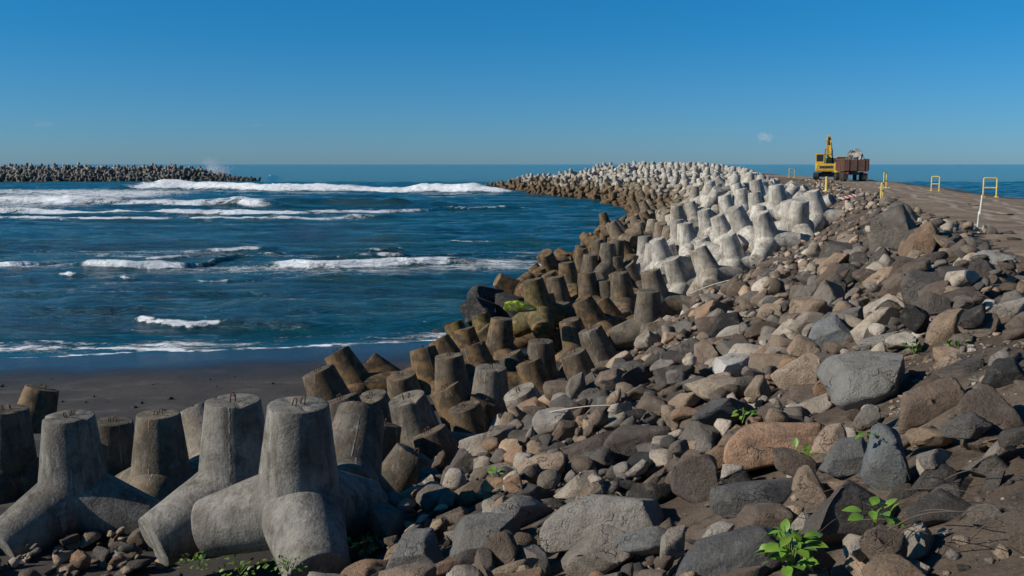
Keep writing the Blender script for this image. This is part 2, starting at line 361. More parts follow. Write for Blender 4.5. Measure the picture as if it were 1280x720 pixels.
def tag(o, label=None, cat=None, group=None, kind=None):
    if label: o['label'] = label
    if cat: o['category'] = cat
    if group: o['group'] = group
    if kind: o['kind'] = kind
    return o
def grid_quads(nr, nc):
    i = np.arange(nr - 1)[:, None] * nc + np.arange(nc - 1)[None, :]
    return np.stack([i, i + 1, i + nc + 1, i + nc], -1).reshape(-1, 4)
class MB:
    def __init__(s): s.v = []; s.f = []
    def add(s, V, Fc):
        o = len(s.v); s.v += [tuple(v) for v in V]; s.f += [tuple(i + o for i in f) for f in Fc]; return s
    def box(s, c, d, rz=0, rx=0, ry=0, taper=1.0, bev=0.0):
        c = Vector(c); hx, hy, hz = [q / 2 for q in d]; E = Euler((rx, ry, rz)).to_matrix()
        b = min(bev, hx * .9, hy * .9, hz * .9)
        if b <= 0:
            P = [(-hx,-hy,-hz),(hx,-hy,-hz),(hx,hy,-hz),(-hx,hy,-hz),(-hx*taper,-hy*taper,hz),(hx*taper,-hy*taper,hz),(hx*taper,hy*taper,hz),(-hx*taper,hy*taper,hz)]
            return s.add([c + E @ Vector(p) for p in P], [(0,3,2,1),(4,5,6,7),(0,1,5,4),(1,2,6,5),(2,3,7,6),(3,0,4,7)])
        bm = bmesh.new(); bmesh.ops.create_cube(bm, size=1)
        for v in bm.verts:
            k = taper if v.co.z > 0 else 1
            v.co = Vector((v.co.x * d[0] * k, v.co.y * d[1] * k, v.co.z * d[2]))
        bmesh.ops.bevel(bm, geom=bm.edges[:], offset=b, segments=2, affect='EDGES', profile=0.6)
        bm.verts.index_update()
        s.add([c + E @ v.co for v in bm.verts], [[v.index for v in f.verts] for f in bm.faces]); bm.free(); return s
    def tube(s, pts, r, n=8, caps=True):
        pts = [Vector(p) for p in pts]; rs = r if isinstance(r, (list, tuple)) else [r] * len(pts)
        V = []; Fc = []; prev = None
        for i, p in enumerate(pts):
            t = (pts[min(i+1, len(pts)-1)] - pts[max(i-1, 0)]).normalized()
            if prev is None:
                a = t.cross(Vector((0, 0, 1)));
                if a.length < 1e-3: a = t.cross(Vector((1, 0, 0)))
            else: a = prev - t * prev.dot(t)
            a.normalize(); prev = a; bb = t.cross(a)
            for k in range(n):
                q = 2 * math.pi * k / n; V.append(p + (a * math.cos(q) + bb * math.sin(q)) * rs[i])
        for i in range(len(pts) - 1):
            for k in range(n):
                Fc.append((i*n + k, i*n + (k+1) % n, (i+1)*n + (k+1) % n, (i+1)*n + k))
        if caps: Fc.append(tuple(range(n))[::-1]); Fc.append(tuple((len(pts)-1)*n + k for k in range(n)))
        return s.add(V, Fc)
    def prism(s, prof, y0, y1):          # profile in x,z extruded along y
        n = len(prof); V = [(x, y0, z) for x, z in prof] + [(x, y1, z) for x, z in prof]
        Fc = [tuple(range(n)), tuple(range(2*n - 1, n - 1, -1))] + [(k, k + n, (k+1) % n + n, (k+1) % n) for k in range(n)]
        return s.add(V, Fc)
    def build(s, name, m, parent=None, smooth=False):
        me = mesh_from(name, s.v, s.f, m, smooth)
        bm = bmesh.new(); bm.from_mesh(me); bmesh.ops.recalc_face_normals(bm, faces=bm.faces[:]); bm.to_mesh(me); bm.free()
        return link(name, me, parent)

# ------------------------------------------------------------------ the setting: embankment, road, beach, sea
def axis(*seg):
    a = [np.arange(s[0], s[1], s[2]) for s in seg] + [[seg[-1][1]]]
    return np.concatenate(a)
xs = axis((-60, -16, 4), (-16, 22, 0.17), (22, 90, 1.7)); ys = axis((-16, 2, 0.9), (2, 54, 0.17), (54, 306, 1.6))
X, Y = np.meshgrid(xs, ys)
Z, NN, SD, SY = mound(X, Y)
near = sstep(70, 40, Y)
soilish = sstep(5.5, 1.5, NN)
Z = Z + fbm(X * 0.45, Y * 0.45, 0.3, 4) * 0.16 * near * sstep(-2.5, 0.6, NN) + fbm(X * 2.3, Y * 2.3, 2.2, 4, 0.6) * 0.06 * near
Z = Z + fbm(X * 0.12, Y * 0.12, 5.1, 3) * 0.12
GRID_X, GRID_Y, GRID_Z = xs, ys, Z
emb = link('embankment', mesh_np('embankment', np.stack([X, Y, Z], -1).reshape(-1, 3), grid_quads(len(ys), len(xs)), M['soil']))
tag(emb, 'brown soil embankment carrying boulders, tetrapods and the dirt road', kind='structure')
def emb_z(x, y):
    i = np.clip(np.searchsorted(GRID_X, x) - 1, 0, len(GRID_X) - 2); j = np.clip(np.searchsorted(GRID_Y, y) - 1, 0, len(GRID_Y) - 2)
    tx = (x - GRID_X[i]) / (GRID_X[i+1] - GRID_X[i]); ty = (y - GRID_Y[j]) / (GRID_Y[j+1] - GRID_Y[j])
    return (GRID_Z[j, i]*(1-tx) + GRID_Z[j, i+1]*tx)*(1-ty) + (GRID_Z[j+1, i]*(1-tx) + GRID_Z[j+1, i+1]*tx)*ty
def floor_z(x, y):
    x = np.asarray(x, float); y = np.asarray(y, float)
    return np.maximum(emb_z(x, y), np.where(x < 16, beach_z(x, y), -9))
# road ribbon following the crest
rows = []; cs = np.linspace(0, 1, 34)
_seg = np.linspace(0, len(CENT) - 1.001, 360); _k = _seg.astype(int); _f = (_seg - _k)[:, None]
cl = CENT[_k] * (1 - _f) + CENT[_k + 1] * _f
kern = np.ones(15) / 15
cl = np.stack([np.convolve(np.pad(cl[:, i], 7, 'edge'), kern, 'valid') for i in (0, 1)], 1)
tg = np.gradient(cl, axis=0); tg /= np.linalg.norm(tg, axis=1)[:, None]; nm = np.stack([-tg[:, 1], tg[:, 0]], 1)
keep = cl[:, 1] < 176
cl, nm = cl[keep], nm[keep]
off = (cs - 0.5) * 7.2
wob = fbm(cl[:, 1] * 0.3, 3.0, 1.0, 4) * 0.5
RX = cl[:, 0, None] + nm[:, 0, None] * (off[None] + wob[:, None] * np.sign(off)[None]); RY = cl[:, 1, None] + nm[:, 1, None] * (off[None] + wob[:, None] * np.sign(off)[None])
RZ = emb_z(RX, RY) + 0.05 + 0.02 * fbm(RX * 0.8, RY * 0.8, 0.0, 3) - 0.10 * (np.abs(cs[None] * 2 - 1) ** 8)
rme = mesh_np('dirt_road', np.stack([RX, RY, RZ], -1).reshape(-1, 3), grid_quads(len(cl), 34), M['road'])
uvl = rme.uv_layers.new(name='UVMap')
uvv = np.stack([np.broadcast_to(cs[None], RX.shape), np.broadcast_to(np.arange(len(cl))[:, None] / 40., RX.shape)], -1).reshape(-1, 2)
li = np.zeros(len(rme.loops), np.int32); rme.loops.foreach_get('vertex_index', li); uvl.data.foreach_set('uv', uvv[li].ravel().astype(np.float32))
tag(link('dirt_road', rme), 'pale compacted dirt track with tyre marks along the breakwater crest', kind='structure')
# beach
bx = np.linspace(-110, 17, 260); by = axis((-30, 14, 2), (14, 60, 0.25))
X, Y = np.meshgrid(bx, by); Zb = beach_z(X, Y) + fbm(X * 0.3, Y * 0.3, 9., 4) * 0.05 * sstep(44, 32, Y) + fbm(X * 1.6, Y * 1.6, 4., 3) * 0.025 * sstep(38, 30, Y)
tag(link('beach', mesh_np('beach', np.stack([X, Y, Zb], -1).reshape(-1, 3), grid_quads(len(by), len(bx)), M['sand'])), 'dark volcanic sand beach between tetrapods and sea', kind='structure')

# sea: breakers given as crest lines (photograph pixels on the water plane -> metres)
def crest(us, vs):
    P = [at_z(u, v, 0.0) for u, v in zip(us, vs)]; return np.array([p.x for p in P]), np.array([p.y for p in P])
WAVES = [  # us, vs, height, half width, foam, foam length behind, foam in front, end softness
    ([150, 230, 330, 450, 560, 650], [236, 236, 238, 239, 240, 241], 2.0, 5.0, 1.06, 20, 7.0, 16),
    ([300, 320, 345], [222, 222, 223], 1.8, 5.0, 1.0, 10, 4, 6),
    ([-120, 60, 200, 300, 357], [253, 254, 256, 257, 258], 1.4, 3.4, 1.02, 18, 5.0, 6),
    ([330, 400, 470, 560], [255, 255, 256, 258], 1.3, 3.0, 0.25, 5, 2, 10),
    ([-120, 60, 200, 350, 480, 550], [265, 266, 267, 268, 267, 263], 0.75, 1.8, 1.0, 9, 3.0, 10),
    ([-120, 60, 250, 400, 505], [272, 273, 275, 274, 271], 0.5, 1.6, 0.9, 7, 2.2, 10),
    ([-40, 20, 60], [333, 334, 331], 0.45, 0.7, 1.1, 3.0, 1.2, 2.6),
    ([90, 160, 230, 300], [334, 336, 335, 322], 0.55, 0.8, 1.1, 5.5, 1.4, 3),
    ([70, 90, 108], [344, 346, 346], 0.25, 0.4, 1.1, 1.2, 0.8, 1.0),
    ([330, 420, 500, 595], [332, 333, 331, 329], 0.6, 0.8, 1.12, 5.5, 1.3, 3.4),
    ([550, 590, 630], [304, 304, 303], 0.4, 0.9, 0.85, 3, 1.2, 3),
    ([320, 350, 372], [317, 318, 317], 0.35, 0.7, 0.85, 2, 0.8, 1.4),
    ([400, 450, 540], [315, 317, 312], 0.3, 0.8, 0.68, 5, 0.8, 4.0),
    ([180, 215, 255], [326, 324, 320], 0.4, 0.8, 0.85, 4.0, 0.9, 2.0),
    ([240, 300, 345], [316, 314, 313], 0.35, 0.8, 0.72, 4.0, 0.9, 2.5),
    ([420, 500, 600], [322, 321, 318], 0.35, 0.8, 0.70, 4.0, 0.8, 3.0),
    ([540, 600, 680], [262, 264, 262], 0.5, 1.6, 0.70, 4.0, 1.5, 4.0),
    ([150, 158, 170], [347, 349, 349], 0.2, 0.4, 0.9, 0.7, 0.5, 0.6),
    ([240, 262, 290], [351, 352, 352], 0.2, 0.4, 0.8, 0.7, 0.5, 0.6),
    ([166, 195, 240, 282], [399, 404, 407, 404], 0.34, 0.42, 1.05, 0.9, 0.55, 1.2),
    ([278, 330, 400], [404, 407, 409], 0.32, 0.6, 0.12, 1.0, 0.5, 1.4),
    ([20, 120, 200], [388, 391, 390], 0.22, 0.6, 0.0, 1.0, 0.5, 1.6),
    ([380, 480, 560], [350, 352, 349], 0.3, 0.8, 0.0, 1.0, 0.5, 2.5),
    ([0, 200, 330], [368, 371, 368], 0.25, 0.7, 0.0, 1.0, 0.5, 2.5),
    ([-60, 100, 200, 330, 470], [431, 436, 438, 437, 433], 0.10, 0.5, 0.84, 1.6, 0.4, 1.5),
    ([-60, 100, 200, 300], [426, 429, 431, 431], 0.10, 0.5, 0.66, 1.5, 0.5, 2.0),
]
d_rows = np.concatenate([np.arange(30, 100, 0.28), np.arange(100, 200, 0.8), np.arange(200, 420, 1.5), np.geomspace(420, 26000, 70)])
tans = np.linspace(-0.78, 0.78, 520)
SX = d_rows[:, None] * tans[None]; SYY = np.broadcast_to(d_rows[:, None], SX.shape).copy()
sz = np.zeros(SX.shape); foam = np.zeros(SX.shape)
jit = fbm(SX * 0.13, SYY * 0.05, 1.7, 4)
for k, (us, vvs, hgt, hw, fo, back, front, soft) in enumerate(WAVES):
    lx, ly = crest(us, vvs)
    yl = np.interp(SX, lx, ly)
    dy = SYY - yl - fbm(SX * (0.9 / back), k * 3.1, 0.5, 3) * back * 0.30
    along = sstep(lx[0] - soft, lx[0] + soft, SX) * sstep(lx[-1] + soft, lx[-1] - soft, SX)
    prof = np.where(dy < 0, np.exp(-(dy / (hw * .62)) ** 2), np.exp(-(dy / (hw * 2.4)) ** 2))
    patch = 0.82 + 0.34 * fbm(SX / (back * 0.8), SYY / (back * 0.5), 4.0 + k, 3) + 0.28 * fbm(SX / (back * 0.2), SYY / (back * 0.15), 4.0 + k, 3)
    hgt = hgt * (1.0 + 0.55 * fbm(SX / (back * .9), 2.0 + k, 1.0, 4))
    sz += hgt * along * prof * (0.85 + 0.3 * fbm(SX * 0.2, 1.0 + k, 0.0, 2))
    fp = np.where(dy < 0, sstep(-front, -front * 0.35, dy), np.exp(-np.maximum(dy, 0) / back * 1.6))
    foam = np.maximum(foam, fo * along * fp * patch)
# wash left behind the outer breakers, on the left towards the far breakwater
wash = sstep(140, 165, SYY) * sstep(330, 290, SYY) * sstep(-30, -70, SX + 0.1 * SYY)
foam = np.maximum(foam, wash * (0.62 + 0.26 * fbm(SX * 0.03, SYY * 0.06, 3.0, 4)))
swell = 0.22 * np.sin((SYY * 0.97 + SX * 0.12) * 0.42 + 2.2 * fbm(SX * 0.03, SYY * 0.03, 2.0, 3)) * fbm(SX * 0.03, SYY * 0.05, 8.0, 3) * 1.8
sz += np.clip(foam - .35, 0, 1) * fbm(SX * 1.3, SYY * 1.6, 21.0, 4) * np.clip(SYY / 400, .15, .6)
swell += 0.30 * fbm(SX * 0.09, SYY * 0.42, 31.0, 3) * np.clip(SYY / 70, .5, 1.6)
swell += 0.12 * fbm(SX * 0.5, SYY * 1.0, 6.0, 3)
inland = (SX + 3) * BN[0] + (SYY - 41.5) * BN[1]
shore = np.where(SX < 18, sstep(0.5, -9, inland), 1.0)
sz = (sz + swell * sstep(900, 350, SYY)) * np.where(SX < 18, sstep(1.0, -4.0, inland), 1.0)
# streaks of old foam in the lee of the mid breakers
streak = sstep(58, 66, SYY) * sstep(96, 84, SYY) * (0.44 + 0.46 * fbm(SX * 0.10, SYY * 0.22, 11.0, 5))
foam = np.maximum(foam, streak)
sw = sstep(-6.5, -2.0, inland) * sstep(0.2, -0.9, inland) * np.where(SX < 0, 1, 0)
foam = np.maximum(foam, sw * (0.56 + 0.34 * fbm(SX * 0.35, SYY * 0.8, 13.0, 4)))
edge_w = np.exp(-((inland + 0.55 + 1.1 * fbm(SX * 0.22, 5.0, 2.0, 4)) / 0.30) ** 2) * np.where(SX < 4, 1, 0)
foam = np.maximum(foam, edge_w * (0.66 + 0.45 * fbm(SX * 0.8, SYY * 0.8, 17.0, 3)))
sme = mesh_np('sea', np.stack([SX, SYY, sz], -1).reshape(-1, 3), grid_quads(len(d_rows), len(tans)), M['sea'])
for nme, arr in (('foam', foam), ('shore', 0.06 + 0.94 * shore)):
    a = sme.attributes.new(nme, 'FLOAT', 'POINT'); a.data.foreach_set('value', np.clip(arr, 0, 1.6).ravel().astype(np.float32))
sea = tag(link('sea', sme), 'deep blue sea with lines of white breakers', kind='structure')
ome = mesh_np('outer_sea', np.array([(-30000, -30000, -3), (30000, -30000, -3), (30000, 30000, -3), (-30000, 30000, -3)]), np.array([(0, 1, 2, 3)]), M['sea'])
a = ome.attributes.new('shore', 'FLOAT', 'POINT'); a.data.foreach_set('value', np.ones(4, np.float32))
tag(link('sea', ome), 'open sea around the breakwater', kind='structure')

# ------------------------------------------------------------------ height raster used to let things come to rest
HX0, HY0, CELL = -34.0, 1.0, 0.125
HNX, HNY = int(112 / CELL), int(300 / CELL)
gx = HX0 + (np.arange(HNX) + 0.5) * CELL; gy = HY0 + (np.arange(HNY) + 0.5) * CELL
GXX, GYY = np.meshgrid(gx, gy)
H = floor_z(GXX, GYY).astype(np.float32)
H0 = H.copy()
def cells(P, x, y):
    ix = ((P[:, 0] + x - HX0) / CELL).astype(int); iy = ((P[:, 1] + y - HY0) / CELL).astype(int)
    ok = (ix >= 0) & (ix < HNX) & (iy >= 0) & (iy < HNY)
    return iy[ok] * HNX + ix[ok], ok
def rest(P, x, y, sink):
    c, ok = cells(P, x, y)
    if len(c) == 0: return None
    d = H.ravel()[c] - P[ok, 2]
    return float(d.max()) - sink
def seat(P, x, y, size, sink):
    """a stone settles into what is below: most of its underside is carried; None when it would perch"""
    L = P[P[:, 2] < np.percentile(P[:, 2], 45)]
    c, ok = cells(L, x, y)
    if len(c) < 4: return None
    d = H.ravel()[c] - L[ok, 2]
    z = float(np.quantile(d, .80)) - sink * size * .6
    ht = HT.ravel()[c]; tet = ht - H0.ravel()[c] > 0.25
    if float(np.mean(tet & (ht > z - .1 * size))) > .12: return None
    if float(np.mean(np.maximum(z - d, 0))) > 0.30 * size or float(np.mean(d - z > 0.38 * size)) > .10: return None
    return z
def stamp(P, x, y, z):
    c, ok = cells(P, x, y)
    np.maximum.at(H.ravel(), c, (P[ok, 2] + z).astype(np.float32))

# ------------------------------------------------------------------ tetrapods
TL, TR, TB = 1.40, 0.405, 0.585            # leg length, tip radius, radius at the heart
THC = TL / 3 + TR * 0.943
TD = [Vector((0, 0, 1))] + [Vector((math.cos(a) * 0.942809, math.sin(a) * 0.942809, -1/3)) for a in (0, 2*math.pi/3, 4*math.pi/3)]
def leg_verts(nphi, nrow, fine):
    rows = []; phis = [2 * math.pi * k / nphi for k in range(nphi)]
    bev = 0.020
    if fine:
        prof = [(0.0, TL - 0.012), (TR * 0.5, TL - 0.004), (TR - bev * 1.6, TL), (TR - bev, TL - 0.004), (TR - bev * 0.3, TL - bev * 0.35), (TR, TL - bev)]
    else: prof = [(0.0, TL), (TR - 0.03, TL), (TR, TL - 0.04)]
    V = []
    for r, z in prof[1:]: rows.append([Vector((math.cos(p) * r, math.sin(p) * r, z)) for p in phis])
    ends = []
    z0 = prof[-1][1]
    for p in phis:
        A = Vector((math.cos(p) * TR, math.sin(p) * TR, z0)); B = Vector((math.cos(p) * TB, math.sin(p) * TB, 0.0)); B2 = B + (B - A) * 0.6
        tm = 1.0
        for b in TD[1:]:
            nrm = TD[0] - b; da, db = A.dot(nrm), B2.dot(nrm)
            if da > 0 and db < 0: tm = min(tm, da / (da - db))
        ends.append((A, A + (B2 - A) * tm))
    for k in range(1, nrow + 1):
        t = k / nrow; t = t ** 0.9
        rows.append([a + (e - a) * t for a, e in ends])
    V = [Vector((0, 0, prof[0][1]))] + [v for r in rows for v in r]
    Fc = [(0, 1 + k, 1 + (k + 1) % nphi) for k in range(nphi)]
    for i in range(len(rows) - 1):
        for k in range(nphi):
            o = 1 + i * nphi; Fc.append((o + k, o + nphi + k, o + nphi + (k+1) % nphi, o + (k+1) % nphi))
    return V, Fc
def tetra_legs(nphi, nrow, fine, seed=0):
    V, Fc = leg_verts(nphi, nrow, fine); out = []
    for k in range(4):
        if k == 0: Rm = Matrix.Identity(3)
        else: Rm = Matrix.Rotation(math.pi, 3, (TD[0] + TD[k]).normalized())
        P = np.array([Rm @ v for v in V])
        if fine:
            s = seed * 17.3
            disp = 0.009 * fbm(P[:, 0] * 2.2 + s, P[:, 1] * 2.2, P[:, 2] * 2.2, 4) + 0.006 * fbm(P[:, 0] * 8 + s, P[:, 1] * 8, P[:, 2] * 8, 3)
            ax = P @ np.array(TD[k]); rimd = np.abs(ax - (TL - 0.03)) < 0.05
            chip = np.clip(fbm(P[:, 0] * 7 + s, P[:, 1] * 7 + 5, P[:, 2] * 7, 2) - 0.32, 0, 1) * 0.20
            disp = disp - np.where(rimd, chip, 0)
            P = P * (1 + disp / np.linalg.norm(P, axis=1))[:, None]
        P[:, 2] += THC; out.append((P, Fc))
    return out
TVAR = []
for s in range(3):
    legs = [mesh_from('tetrapod_leg', P, Fc, M['concrete']) for P, Fc in tetra_legs(42, 14, True, s)]
    for q, me in enumerate(legs):
        uvs = []
        for pl in me.polygons:
            ks = [0 if vi == 0 else (vi - 1) % 42 for vi in pl.vertices]; wrap = max(ks) - min(ks) > 21
            for vi in pl.vertices:
                k_ = 0 if vi == 0 else (vi - 1) % 42; r_ = 0 if vi == 0 else (vi - 1) // 42
                uvs += [(k_ + (42 if wrap and k_ < 21 else 0)) / 42, 0.0 if r_ < 4 else r_ / 18]
        me.uv_layers.new(name='UVMap').data.foreach_set('uv', uvs)
    TVAR.append(legs)
def joined(legs):
    V = np.concatenate([p for p, _ in legs]); Fc = []; o = 0
    for p, f in legs: Fc += [tuple(i + o for i in q) for q in f]; o += len(p)
    return V, Fc
def weld(me):
    bm = bmesh.new(); bm.from_mesh(me); bmesh.ops.remove_doubles(bm, verts=bm.verts[:], dist=0.004); bm.to_mesh(me); bm.free()
_v, _f = joined(tetra_legs(24, 7, True, 5)); TMID = mesh_from('tetrapod', _v, _f, M['concrete'])
LOWV, LOWF = joined(tetra_legs(12, 2, False))
LOWT = np.array([t for f in LOWF for t in ([f] if len(f) == 3 else [(f[0], f[1], f[2]), (f[0], f[2], f[3])])])
TP = np.concatenate([p for p, _ in tetra_legs(30, 9, False)])      # points for the raster
TP = np.concatenate([TP] + [(p - np.array((0,0,THC))) * s + np.array((0,0,THC)) for s in (0.97,) for p, _ in tetra_legs(12, 6, False)])
# lifting loop of rusty bar
lp = MB()
for sx in (0.0,):
    lp.tube([(sx, -0.045, -0.03), (sx, -0.045, 0.07), (sx, -0.02, 0.115), (sx, 0.02, 0.115), (sx, 0.045, 0.07), (sx, 0.045, -0.03)], 0.011, 6)
lp.v = [tuple(c * .8 for c in v) for v in lp.v]
LOOP = mesh_from('lifting_loop', lp.v, lp.f, M['rust'])

TETS = []     # dict(x,y,z,rot(3x3),scale,color,label,group,spec)
def tet_rot(lean_r, lean_a, yaw):
    return (Matrix.Rotation(R(lean_r), 3, 'Y') @ Matrix.Rotation(R(-lean_a), 3, 'X') @ Matrix.Rotation(R(yaw), 3, 'Z'))
def tet_words(rot, c):
    up = max((rot @ d for d in TD), key=lambda d: d.z); lean = math.degrees(math.acos(min(1, up.z)))
    pose = 'upright' if lean < 11 else (('slightly tilted' if lean < 24 else 'strongly slanted') + (' seaward' if up.x < 0 else ' landward'))
    tone = 'whitish' if c[0] > .84 else 'pale grey' if c[0] > .6 else 'light grey' if c[0] > .42 else 'grey' if c[0] > .19 else 'dark grey' if c[0] > .11 else 'very dark'
    st = ' with green moss' if c[2] > .1 else ' heavily stained brown' if c[1] > .75 else ' with brown stains' if c[1] > .4 else ''
    return pose, tone, st
def add_tet(base, rot, sc, color, label, group, spec):
    if group:
        pose, tone, st = tet_words(rot, color)
        label = {GB: f'{pose} {tone} tetrapod{st} between shore and boulders', GP: f'{pose} {tone} tetrapod{st} in the row beside the boulders',
                 GU: f'{pose} {tone} tetrapod{st} in the curving breakwater\'s upper tiers', GW: f'{pose} {tone} tetrapod{st} in the curving breakwater\'s waterside tiers'}[group]
        group = f'{pose} {tone}{st} ' + group
    TETS.append(dict(p=Vector(base), rot=rot, s=sc, c=color, label=label, group=group, spec=spec))
    P = (TP * sc) @ np.array(rot).T
    stamp(P, base[0], base[1], base[2])
def tet_px(u, v, w, lean_r=0, lean_a=0, yaw=0, color=(0.3, 0.3, 0, 1), label=None, group=None, dz=0.0):
    """tip centre of the upper leg seen at pixel u,v with w pixels across"""
    d = 0.81 * F_PX / w
    rot = tet_rot(lean_r, lean_a, yaw); tip = at_depth(u, v, d)
    base = tip - rot @ Vector((0, 0, TL + THC))
    fl = float(floor_z(base.x, base.y))
    LOGT.append((u, v, round(d, 1), round(base.z - fl, 2)))
    add_tet(base, rot, 1.0, color, label, group, True)
LOGT = []
GB = 'tetrapods at the foot of the boulder slope'
GU = 'tetrapods of the upper breakwater tiers'; GW = 'tetrapods of the waterside breakwater tiers'
LB = 'brown-stained grey concrete tetrapod packed between the beach and the boulders'
GP = 'pale tetrapods above the boulders'
LP_ = 'pale whitish concrete tetrapod leaning in the row beside the grey boulders'
# foreground, each told apart
tet_px(373, 505, 76, 2, -3, 173, (0.33, 0.10, 0, 1), 'large grey tetrapod with pale flat top and twin rusty lifting loops beside boulders')
tet_px(291, 500, 68, 0, -2, 222, (0.34, 0.10, 0, 1), 'grey tetrapod with one leg slanting down to a pale round end on the rubble')
tet_px(86, 520, 61, 0, -2, 236, (0.26, 0.10, 0, 1), 'wide grey tetrapod with two shaded legs spread on the ground by the sand')
tet_px(198, 517, 53, 0, 0, 30, (0.24, 0.5, 0, 1), 'stained brownish tetrapod with crumbled top standing behind two grey ones')
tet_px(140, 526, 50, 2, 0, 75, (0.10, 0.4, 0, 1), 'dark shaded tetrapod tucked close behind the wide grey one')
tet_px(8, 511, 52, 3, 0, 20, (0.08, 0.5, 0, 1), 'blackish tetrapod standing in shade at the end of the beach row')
tet_px(53, 485, 40, 14, 10, 80, (0.16, 0.95, 0, 1), 'dark brown leaning tetrapod with ochre algae band standing on black sand')
tet_px(243, 512, 46, -28, 20, 10, (0.42, 0.35, 0, 1), 'pale weathered tetrapod leg leaning over beside the stained crumbled one')
tet_px(452, 512, 58, 8, 35, 40, (0.16, 0.30, 0, 1), 'dark smooth tetrapod tilted away between the big grey tetrapod and the boulders')
tet_px(508, 497, 47, -16, -8, 250, (0.26, 0.35, 0, 1), 'grey-brown tetrapod with pale rimmed top tilted towards the sea')
tet_px(553, 588, 58, 4, 6, 160, (0.15, 0.15, 0, 1), 'dark tetrapod leg with a sunlit white top sunk among boulders')
tet_px(640, 528, 42, 30, -6, 330, (0.50, 0.10, 0, 1), 'pale concrete leg sticking out of the brown boulders at a slant')
tet_px(648, 489, 42, -26, -8, 300, (0.46, 0.25, 0, 1), 'short tetrapod leg with sunlit square-looking face lying against the boulder edge')
tet_px(614, 459, 39, 2, -4, 15, (0.30, 0.35, 0, 1), 'upright grey tetrapod leg with clean flat top between brown ones')
for a in [(397,463,42,-22,0,40,.15,.5), (430,466,34,-34,6,80,.14,.7), (459,452,31,-48,4,20,.20,.8), (528,435,33,-14,8,60,.22,.9), (561,444,35,-6,-2,10,.30,.5),
          (501,469,37,-10,-8,70,.24,.6), (462,496,44,-14,-12,30,.34,.3), (637,443,31,-26,2,50,.20,.5), (676,426,31,0,-3,20,.30,.3), (590,431,32,-20,8,0,.16,.9),
          (666,349,26,-12,0,30,.12,.9), (627,398,27,4,0,70,.22,.6), (651,400,23,-10,10,10,.24,.8), (580,411,26,-14,4,50,.16,.8), (602,412,25,-42,0,25,.14,.7),
          (624,430,27,-36,-10,80,.30,.7), (684,413,26,-6,-12,45,.26,.7), (698,464,30,-60,5,45,.28,.9), (425,498,46,-18,4,70,.14,.5), (478,528,50,14,10,35,.13,.4), (535,540,48,-24,2,90,.15,.4), (580,508,42,-16,-4,20,.18,.5), (556,486,40,-30,6,55,.18,.7), (605,500,40,22,4,15,.17,.6), (520,566,54,30,10,60,.12,.3), (420,440,34,-30,6,10,.16,.8), (694,346,22,-10,0,10,.30,.6), (708,328,20,-8,0,40,.24,.9),
          (726,311,17,-6,0,70,.22,.8), (738,318,18,0,-3,20,.34,.5), (746,300,16,-10,0,50,.34,.6), (760,304,18,0,0,0,.36,.3), (769,320,18,-4,0,35,.28,.5), (772,300,16,6,0,60,.24,.5),
          (784,329,18,-30,-14,15,.44,.4), (790,318,17,8,0,75,.26,.6), (774,341,23,-9,-2,25,.26,.6), (733,341,22,-6,2,60,.24,.7), (727,374,26,-28,0,45,.20,.8),
          (749,376,25,-32,6,10,.16,.8), (811,363,28,0,-4,55,.28,.3), (737,411,31,-22,0,20,.26,.3), (566,404,24,-24,10,30,.16,.9), (548,424,28,-30,10,70,.18,.9), (600,392,23,-16,8,15,.14,.9),
          (712,400,28,-16,-4,35,.22,.6), (700,380,25,-12,0,80,.20,.7), (756,350,22,-6,0,10,.28,.5), (660,452,33,-20,4,65,.22,.7), (716,440,33,-20,-4,30,.24,.5), (680,367,24,-8,4,50,.18,.9)]:
    u, v, w, lr, la, yw, tone, br = a
    tet_px(u, v, w, lr, la, yw, (tone * .55, min(br * 1.25, 1), 0.10 if (u < 700 and v < 410 and tone < .2) else 0, 1), LB, GB)
for a in [(821,299,20,-18,-4,10,.80), (846,275,17,-10,0,50,.78), (856,279,19,-8,-2,20,.92), (876,297,20,-18,-6,40,.88), (839,323,22,-22,-5,-8,.70), (909,293,22,-18,-6,-10,.95),
          (918,259,20,-24,-6,35,.95), (950,266,22,-20,-6,-14,.90), (970,231,18,-8,-2,45,.80), (985,251,20,-16,-4,-12,.84), (1014,239,20,-18,-3,-16,.86), (944,225,15,-12,0,30,.92),
          (943,240,16,-10,0,70,.85), (806,295,17,-4,0,15,.55), (816,304,18,0,-3,60,.66), (896,270,18,-22,0,20,.92), (880,262,17,-14,0,50,.88), (866,300,19,-12,0,75,.8), (930,300,21,40,-20,10,.92),
          (992,262,18,-30,0,35,.86), (926,236,15,-8,0,15,.9), (905,244,16,-16,0,60,.9), (958,243,16,-24,0,5,.85), (834,306,19,-16,0,35,.72)]:
    u, v, w, lr, la, yw, tone = a
    tet_px(u, v, w, lr, la, yw, (tone, 0.12, 0, 1), LP_, GP)
# the rest of the armour layer: jittered rows, each dropped until it rests on what is below
NSPEC = len(TETS)
cand = []
step = 2.05
for iy in range(int((292 - 17) / step)):
    for ix in range(int(90 / step)):
        cand.append((-22 + (ix + 0.5 * (iy % 2) + rng.uniform(-.33, .33)) * step, 17 + (iy + rng.uniform(-.33, .33)) * step))
cand = np.array(cand)
n_, sd_, sy_ = plan(cand[:, 0], cand[:, 1]); n0_ = n0_of(sy_)
fl_ = floor_z(cand[:, 0], cand[:, 1])
nmax = np.interp(sy_, [0, 20, 34, 44, 60, 90, 300], [11.5, 12.0, 13.5, 16.5, 19, 21, 22])
ok = (sd_ > 0) & (n_ > n0_ + 0.6) & (n_ < nmax) & (fl_ > -1.7)
ok |= (sy_ > 272) & (n_ > -4) & (fl_ > -1.2)          # round the head
cand = cand[ok]; n_ = n_[ok]; sy_ = sy_[ok]
order = np.argsort(-n_ + rng.uniform(-1.5, 1.5, len(n_)))
